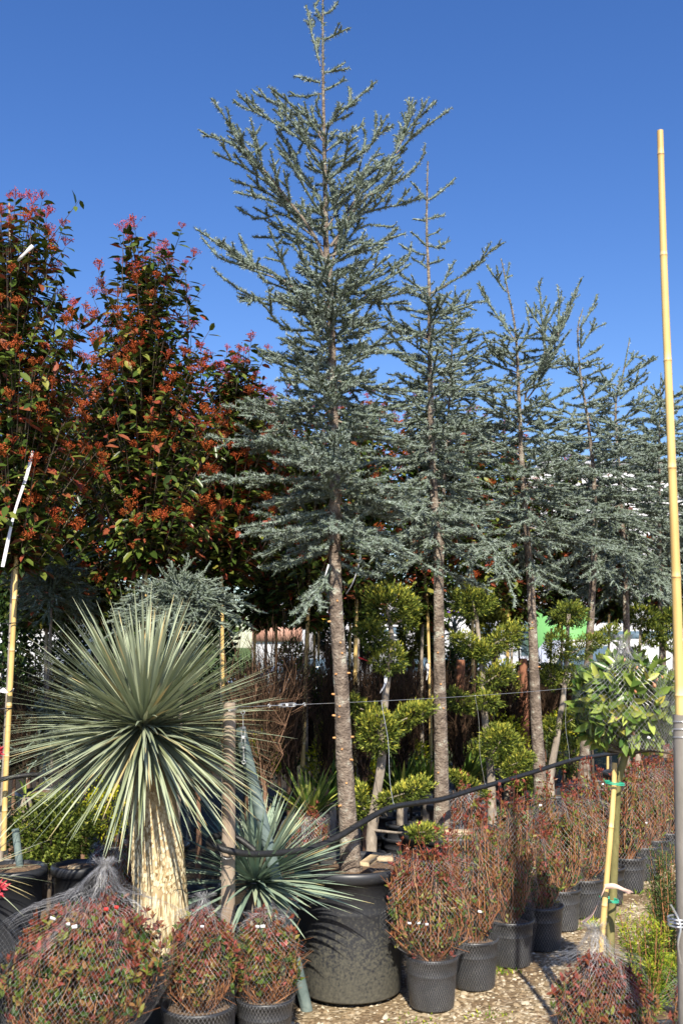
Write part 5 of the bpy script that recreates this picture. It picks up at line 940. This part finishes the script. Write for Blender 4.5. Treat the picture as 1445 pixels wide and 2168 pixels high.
def bare_shrub(label, px, py_base, D, hwpx, ytop, seed, n=60, tint=.5, r=.0028, group='leafless twiggy shrubs'):
    g = rng(seed); b = at(px, py_base, D); zt = zat(ytop, D); root = thing('bare_shrub', label, 'shrub', (b[0], D, 0), group); s = D/FPX; st = MB()
    z0 = max(b[2], .1); a = g.uniform(0, 6.283, n); q = g.uniform(0, 1, n)**.6; R_ = hwpx*s; pts = []
    tops = g.uniform(.55, 1.02, n)
    for t in np.linspace(0, 1, 6): pts.append(np.stack([b[0]+np.cos(a)*q*R_*t**.75, D+np.sin(a)*q*R_*t**.75, z0+(zt-z0)*t*tops], 1)+g.normal(0, .028, (n, 3)))
    tn = np.clip(tint+g.normal(0, .25, n), 0, 1)
    for k in range(5): sticks(st, pts[k], pts[k+1], r*(1.5-k*.2), r*(1.3-k*.2), tn, 3)
    P = np.array(pts); m = n*12; i = g.integers(0, n, m); k = g.integers(1, 5, m); A = P[k, i]; d = nrm(nrm(P[k+1 if False else np.minimum(k+1, 5), i]-A)+rdir(g, m)*.6); sticks(st, A, A+d*g.uniform(.06, .26, m)[:, None], r*.6, r*.35, tn[i], 3)
    tube(st, [(b[0], D, .05), (b[0]+.01, D, z0*.6), (b[0], D, z0+.05)], [.022, .018, .012], 7, .9); part(st, 'stems', M['bare'], root)
    pot(root, (b[0], D, 0), .15, .24)
bs = [(560, 1650, 5.9, 95, 1330, .75, 'reddish twiggy shrub just right of the slanting pipe'), (610, 1640, 6.8, 60, 1300, .6, 'tall twiggy shrub left of the tall cedar trunk'), (690, 1640, 7.2, 50, 1330, .3, 'dark twiggy shrub touching the tall cedar trunk'),
 (540, 1600, 7.6, 60, 1380, .5, 'twiggy shrub behind the wooden post'), (770, 1640, 7.4, 45, 1380, .2, 'dark twiggy shrub right of the tall cedar trunk'), (850, 1620, 8.0, 60, 1400, .3, 'twiggy shrub behind the first topiary'), (900, 1600, 9.0, 60, 1400, .4, 'twiggy shrub left of the second cedar trunk'), (970, 1620, 8.2, 50, 1400, .5, 'reddish twiggy shrub right of the second cedar trunk'), (1020, 1590, 9.4, 55, 1410, .4, 'twiggy shrub behind the second topiary'),
 (1080, 1580, 9.6, 60, 1410, .2, 'twiggy shrub left of the third cedar trunk'), (1150, 1560, 10.4, 60, 1420, .4, 'twiggy shrub right of the third cedar trunk'), (1210, 1560, 10.8, 60, 1410, .3, 'twiggy shrub behind the third topiary'), (60, 1640, 6.6, 70, 1400, .3, 'dark twiggy shrub behind the leftmost stake'), (180, 1660, 7.0, 80, 1380, .3, 'twiggy shrub behind the left of the spiky yucca'), (420, 1680, 6.4, 70, 1420, .3, 'twiggy shrub behind the right of the spiky yucca'), (330, 1660, 7.4, 80, 1400, .3, 'twiggy shrub straight behind the spiky yucca')]
for i, (px, py, D, hw, ty, tn, lab) in enumerate(bs): bare_shrub(lab, px, py, D, hw, ty, 400+i, 48 if D < 8 else 60, tn*.7, .0026 if D < 8 else .0034)
g = rng(77); tang = []
for i in range(26):
    px = 515+i*34+g.uniform(-12, 12) if i < 22 else 30+(i-22)*110; D = 7.6+(px-515)*.004+g.uniform(0, 2.2) if i < 22 else g.uniform(6.8, 8)
    bare_shrub('dark twiggy shrub in the shaded tangle behind the trunks', px, 1640-(D-7)*18, D, 34, g.uniform(1350, 1440), 800+i, 46, .12, .0034, 'dark twiggy shrubs of the tangle behind the trunks')
# dark evergreen shrubs closing the view low between the rows
dk = [(-20, 1420, 8.4, 100, 200), (90, 1400, 8.8, 95, 210), (200, 1380, 9.2, 95, 220), (310, 1380, 9.0, 95, 220), (420, 1390, 9.2, 90, 210), (520, 1530, 9.6, 70, 100), (610, 1560, 9.8, 60, 75), (700, 1520, 10.4, 60, 90), (800, 1530, 10.4, 60, 90), (880, 1500, 11.0, 60, 80), (960, 1510, 11.0, 60, 80), (1050, 1500, 11.8, 60, 70), (1130, 1500, 12.2, 60, 65), (1220, 1490, 12.6, 60, 60), (1310, 1480, 13.4, 60, 55), (1400, 1480, 13.8, 60, 60)]
names = ['behind the leftmost stake', 'behind the dark blue spruce', 'behind the left leaves of the spiky yucca', 'behind the middle of the spiky yucca', 'behind the right leaves of the spiky yucca', 'behind the wooden post top', 'below the brick-coloured building', 'behind the tall cedar trunk', 'behind the first topiary', 'left of the second cedar trunk', 'right of the second cedar trunk', 'behind the second topiary', 'behind the third cedar trunk', 'behind the third topiary', 'behind the lollipop shrub top', 'behind the tall bamboo pole']
for i, (px, py, D, hw, hh) in enumerate(dk):
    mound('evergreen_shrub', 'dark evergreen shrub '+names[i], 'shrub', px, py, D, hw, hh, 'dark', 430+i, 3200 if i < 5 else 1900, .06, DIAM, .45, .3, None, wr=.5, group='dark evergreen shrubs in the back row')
mound('box_shrub', 'light green small-leaved shrub left of the tall cedar, below the brick-coloured building', 'shrub', 620, 1390, 9.6, 36, 32, 'yew', 448, 700, .04, DIAM, .4, .2, None)
# bottom right conifers
def upright(label, px, D, ytop, hwpx, mat, seed, n=26, ll=.022, tint=.5, group='upright conifers at the bottom right'):
    g = rng(seed); x = at(px, 1900, D)[0]; zt = zat(ytop, D); s = D/FPX; root = thing('yew_shrub', label, 'shrub', (x, D, 0), group); fo = MB(); st = MB()
    a = g.uniform(0, 6.28, n); q = g.random(n)**.5; T = np.stack([x+np.cos(a)*q*hwpx*s, D+np.sin(a)*q*hwpx*s, zt-(zt-.2)*(.05+.55*q*g.random(n))], 1); B = np.stack([x+np.cos(a)*q*hwpx*s*.35, D+np.sin(a)*q*hwpx*s*.35, np.full(n, .2)], 1)
    sticks(st, B, (B+T)/2+rdir(g, n)*.01, .004, .003, .7, 4); sticks(st, (B+T)/2, T, .003, .0012, .7, 4); part(st, 'stems', M['stem'], root)
    k = 170; Br = np.repeat(B, k, 0); Tr = np.repeat(T, k, 0); t = g.uniform(.15, 1, n*k)[:, None]; P = Br+(Tr-Br)*t; ax = nrm(Tr-Br); off = rdir(g, n*k)*(.045*(1.15-t)); P = P+off; Dr = nrm(ax*.7+nrm(off)+rdir(g, n*k)*.3)
    leaves(fo, P, Dr, rdir(g, n*k), ll*g.uniform(.7, 1.2, n*k), .0042, np.clip(tint+.25*(t[:, 0] > .85)+g.normal(0, .18, n*k), 0, 1), DIAM); part(fo, 'foliage', M[mat], root); pot(root, (x, D, 0), .13, .22)
upright('bright yellow-green conifer right of the twisted net bush', 1362, 4.35, 1925, 55, 'yew', 501, 30)
upright('smaller green conifer right of the bright one, beside the grey pipe', 1425, 4.5, 2010, 45, 'yew', 502, 24, tint=.4)
upright('dark upright conifer in shade left of the grey pipe', 1412, 4.9, 1770, 38, 'dark', 503, 28, tint=.6)
# things at the left edge
for (px, py, D, r_, h_, lab) in ((30, 1850, 4.9, .14, .0, 'black pot with bare brown soil at the left edge'), (165, 1845, 5.1, .115, 0, 'black pot with a wooden block inside, left of the yucca trunk'), (95, 1690, 6.2, .16, 0, 'wide black pot with pale soil behind the yellow-tipped shrub')):
    root = thing('plant_pot', lab, 'pot', (at(px, py, D)[0], D, 0), 'black pots at the left'); pot(root, (at(px, py, D)[0], D, 0), r_, zat(py-16, D), 'pot', .02, rim=.02, taper=.8)
mb = MB(); p0 = at(52, 1850, 5.0); p1 = at(33, 1755, 5.0); p0[2] -= .1; tube(mb, [p0, p1], .018, 14); mono(mb, 'pipe_stub', M['galv'], 'short grey-green pipe end standing in the left pot', 'pipe', p0)
def pinkplant():
    g = rng(600); root = thing('red_foliage_plant', 'plant at the left edge with bright red-pink leaf tips', 'plant', (at(-30, 1900, 3.6)[0], 3.6, 0)); st = MB(); fo = MB(); x0 = at(-30, 1900, 3.6)[0]
    for (px, py) in ((-4, 1592), (-2, 1880), (-12, 1600), (-8, 1890), (-20, 1740)):
        e = at(px, py, 3.6); sticks(st, [[x0, 3.6, .2]], [e], .005, .003, .5, 5); n = 16; leaves(fo, np.repeat([e], n, 0)-rdir(g, n)*.004, nrm(rdir(g, n)+np.array([.6, -.2, .6])), rdir(g, n), g.uniform(.02, .042, n), .011, g.random(n), DIAM)
    part(st, 'stems', M['stem'], root); part(fo, 'foliage', M['pink'], root); pot(root, (x0, 3.6, 0), .12, .22)
pinkplant()
mb = MB(); P = smooth_path([at(-30, 1660, 5.5), at(30, 1645, 5.5), at(110, 1640, 5.6), at(200, 1655, 5.8)], 30); tube(mb, P, .013, 10); mono(mb, 'irrigation_hose', M['hose'], 'black hose behind the leftmost stake', 'hose', P[0])
# reddish timber posts behind the topiaries
M['redwood'] = noisemat('red_timber', [(.3, (.13, .05, .03)), (.7, (.32, .14, .08))], 8, .85, .4, 40, (1, 1, .2))
for i, (x0_, x1_, D, yt, lab) in enumerate(((972, 974, 9.2, 1397, 'dark red timber post right of the second cedar'), (1112, 1106, 10.2, 1394, 'reddish timber post touching the third cedar trunk'), (1100, 1102, 10.6, 1420, 'slanting timber post left of the third cedar trunk'))):
    b = at(x0_, 1600, D); b[2] = 0; t = at(x1_, yt, D); mb = MB(); tube(mb, [b, (b+t)/2, t], [.045, .043, .04], 10); mono(mb, 'timber_post', M['redwood'], lab, 'post', b, True, 'timber posts')

# ---------------------------------------------------------------- far background: buildings and vehicles
def flat(name, col, rough=.7, metal=0): return noisemat(name, [(.3, tuple(np.array(col)*.92)), (.7, col)], .6, rough, 0, metal=metal)
M['bwhite'] = flat('white_wall', (.62, .62, .66)); M['bgreen'] = flat('green_wall', (.17, .42, .14)); M['bblue'] = flat('blue_trim', (.06, .10, .42)); M['bpurple'] = flat('purple_trim', (.17, .07, .42)); M['brick'] = noisemat('brick_wall', [(.3, (.34, .17, .12)), (.7, (.44, .26, .20))], 2, .8, 0)
M['bglass'] = flat('window_glass', (.10, .15, .20), .15); M['bgrey'] = flat('grey_cladding', (.42, .42, .46)); M['paint_w'] = flat('white_paint', (.7, .7, .72), .25); M['paint_d'] = flat('dark_paint', (.06, .07, .09), .25); M['tyre'] = flat('tyre', (.02, .02, .02)); M['paint_s'] = flat('silver_paint', (.35, .37, .40), .3, .3)
def bld(name, label, px0, px1, ytop, D, depth, mat, bands=(), windows=()):
    a = at(px0, ytop, D); b = at(px1, ytop, D); w_ = b[0]-a[0]; zt = a[2]; cx = (a[0]+b[0])/2; root = thing(name, label, 'building', (cx, D+depth/2, 0))
    mb = MB(); box(mb, (cx, D+depth/2, zt/2), (w_, depth, zt)); part(mb, 'wall', M[mat], root)
    mb = MB(); box(mb, (cx, D+depth/2, zt+.12), (w_+.3, depth+.3, .24)); part(mb, 'roof', M['bgrey'], root)
    for (y0, y1, m) in bands:
        z0, z1 = zat(y1, D), zat(y0, D); mb = MB(); box(mb, (cx, D-.06, (z0+z1)/2), (w_*.998, .12, z1-z0)); part(mb, 'band', M[m], root)
    for (x0, x1, y0, y1) in windows:
        p, q = at(x0, y0, D), at(x1, y1, D); mb = MB(); box(mb, ((p[0]+q[0])/2, D-.04, (p[2]+q[2])/2), (q[0]-p[0], .1, p[2]-q[2]), mi=0); wn = part(mb, 'window', M['bglass'], root)
        mb = MB(); k = max(1, int((q[0]-p[0])/1.6))
        for j in range(k+1): box(mb, (p[0]+(q[0]-p[0])*j/k, D-.11, (p[2]+q[2])/2), (.09, .06, p[2]-q[2]+.1))
        for z in (p[2], q[2]): box(mb, ((p[0]+q[0])/2, D-.112, z), (q[0]-p[0]+.1, .05, .09))
        part(mb, 'frame', M['bwhite'], wn)
    return root
bld('shop_building', 'low brick and white building with a blue-grey strip, left of the tall cedar trunk', 535, 640, 1272, 38, 12, 'bwhite', [(1312, 1326, 'bglass'), (1328, 1358, 'brick')], [(645-20, 639, 1300, 1324)])
bld('shop_building', 'grey-white building between the tall cedar and the second cedar', 655, 905, 1262, 44, 12, 'bgrey', [(1300, 1308, 'bblue'), (1310, 1316, 'yellow')], [(780, 860, 1325, 1345)])
bld('shop_building', 'pale building with a purple strip right of the second cedar', 930, 1085, 1278, 42, 12, 'bwhite', [(1293, 1300, 'bpurple')], [(1000, 1060, 1325, 1345)])
bld('shop_building', 'white building with a blue strip behind the third cedar trunk', 1088, 1150, 1282, 36, 10, 'bwhite', [(1334, 1341, 'bblue')], [(1138, 1149, 1352, 1370), (1098, 1110, 1345, 1360)])
bld('green_building', 'bright green wall beside the third topiary', 1151, 1244, 1288, 33, 9, 'bgreen')
bld('warehouse', 'large white warehouse showing through the cedars at the right', 1150, 1520, 985, 60, 30, 'bwhite', [(1150, 1158, 'bgrey'), (1050, 1056, 'bgrey')], [(1300, 1440, 1325, 1360)])
bld('shop_building', 'white building low at the right behind the bamboo pole', 1246, 1500, 1312, 40, 10, 'bwhite', [(1336, 1360, 'bglass')])
bld('shop_building', 'white building glimpsed at the far left edge', -120, 60, 1330, 30, 8, 'bwhite', [(1395, 1400, 'bgrey')])
def car(label, px, D, mat, rz=0, van=False):
    x = at(px, 1375, D)[0]; root = thing('parked_car' if not van else 'parked_van', label, 'van' if van else 'car', (x, D, 0), 'cars parked beyond the nursery'); L, Wd = 4.3, 1.75
    if van: prof = [(-2.15, .35), (-2.15, 1.0), (-1.95, 1.15), (-1.35, 1.85), (2.1, 1.9), (2.15, .35)]
    else: prof = [(-2.1, .3), (-2.15, .62), (-1.9, .82), (-1.0, .95), (-.35, 1.42), (1.0, 1.45), (1.75, .98), (2.1, .9), (2.15, .3)]
    n = len(prof); c, s = math.cos(rz), math.sin(rz)
    def tr(a, y, z): return (x+a*c-y*s, D+a*s+y*c, z)
    V = [tr(a, y*(.84 if z > 1.1 else 1), z) for y in (-Wd/2, Wd/2) for a, z in prof]; i = np.arange(n); j = (i+1) % n
    mb = MB(); mb.add(V, np.stack([i, i+n, j+n, j], 1)); mb.add(V, [list(range(n))]); mb.add(V, [list(range(n, 2*n))[::-1]]); part(mb, 'body', M[mat], root)
    gl = [(-.95, .98), (-.38, 1.36), (.95, 1.38), (1.5, 1.0)] if not van else [(-1.75, 1.15), (-1.3, 1.7), (-.3, 1.72), (-.3, 1.15)]
    for y, y2 in ((-Wd/2-.01, -Wd/2*.85-.02), (Wd/2+.01, Wd/2*.85+.02)):
        mb = MB(); mb.add([tr(a, y if z < 1.2 else y2, z) for a, z in gl]+[tr(a, (y if z < 1.2 else y2)*.97, z) for a, z in gl], [[0, 1, 2, 3], [4, 7, 6, 5], [0, 4, 5, 1], [1, 5, 6, 2], [2, 6, 7, 3], [3, 7, 4, 0]]); part(mb, 'window', M['bglass'], root)
    for a in (-1.35, 1.35):
        for y in (-Wd/2, Wd/2):
            mb = MB(); tube(mb, [tr(a, y-.1, .32), tr(a, y+.1, .32)], .32, 18); wh = part(mb, 'wheel', M['tyre'], root, False)
            mb = MB(); tube(mb, [tr(a, y-.115, .32), tr(a, y+.115, .32)], .19, 14); part(mb, 'rim', M['paint_s'], wh)
    for y in (-.6, .6):
        mb = MB(); box(mb, tr(-2.13, y, .68), (.08, .3, .12), rz); part(mb, 'headlight', M['white'], root)
car('white car left of the third cedar trunk', 1085, 27, 'paint_w', .1); car('white pickup-like car right of the third cedar trunk', 1150, 24, 'paint_w', R(70)); car('silver car showing left of the tall cedar trunk', 640, 28, 'paint_s', .2)
car('dark car showing between the first topiary and second cedar', 880, 30, 'paint_d', -.1); car('white van low at the right between fourth and fifth cedars', 1290, 24, 'paint_w', .1, True); car('white car behind the second topiary', 985, 30, 'paint_w', 0)
car('pale car behind the right-hand cedars', 1400, 26, 'paint_s', .1)
# far tree line
for i, (px, hw, ty) in enumerate(((-150, 190, 1250), (120, 160, 1290), (330, 170, 1275), (700, 120, 1300), (1560, 200, 1280))):
    g = rng(700+i); D = 75; c = at(px, 1375, D); s = D/FPX; h = zat(ty, D); root = thing('distant_tree', ['broad tree far off beyond the left edge', 'distant tree low behind the left stake', 'distant tree far behind the spiky yucca', 'distant tree far behind the tall cedar', 'distant tree beyond the right edge'][i], 'tree', (c[0], D, 0), 'distant trees'); fo = MB(); n = 1600
    d = rdir(g, n); B = np.array([c[0], D, h*.55])+d*(g.uniform(.3, 1, n)**.5*(1+.2*np.sin(d[:, 0]*7+i)*np.sin(d[:, 2]*5)))[:, None]*np.array([hw*s, hw*s*.5, h*.45]); leaves(fo, B, rdir(g, n), rdir(g, n), .7, .5, g.random(n), DIAM); part(fo, 'crown', M['dark'], root)
    mb = MB(); tube(mb, [(c[0], D, 0), (c[0], D, h*.5)], [.3, .2], 8); part(mb, 'trunk', M['barkdark'], root)
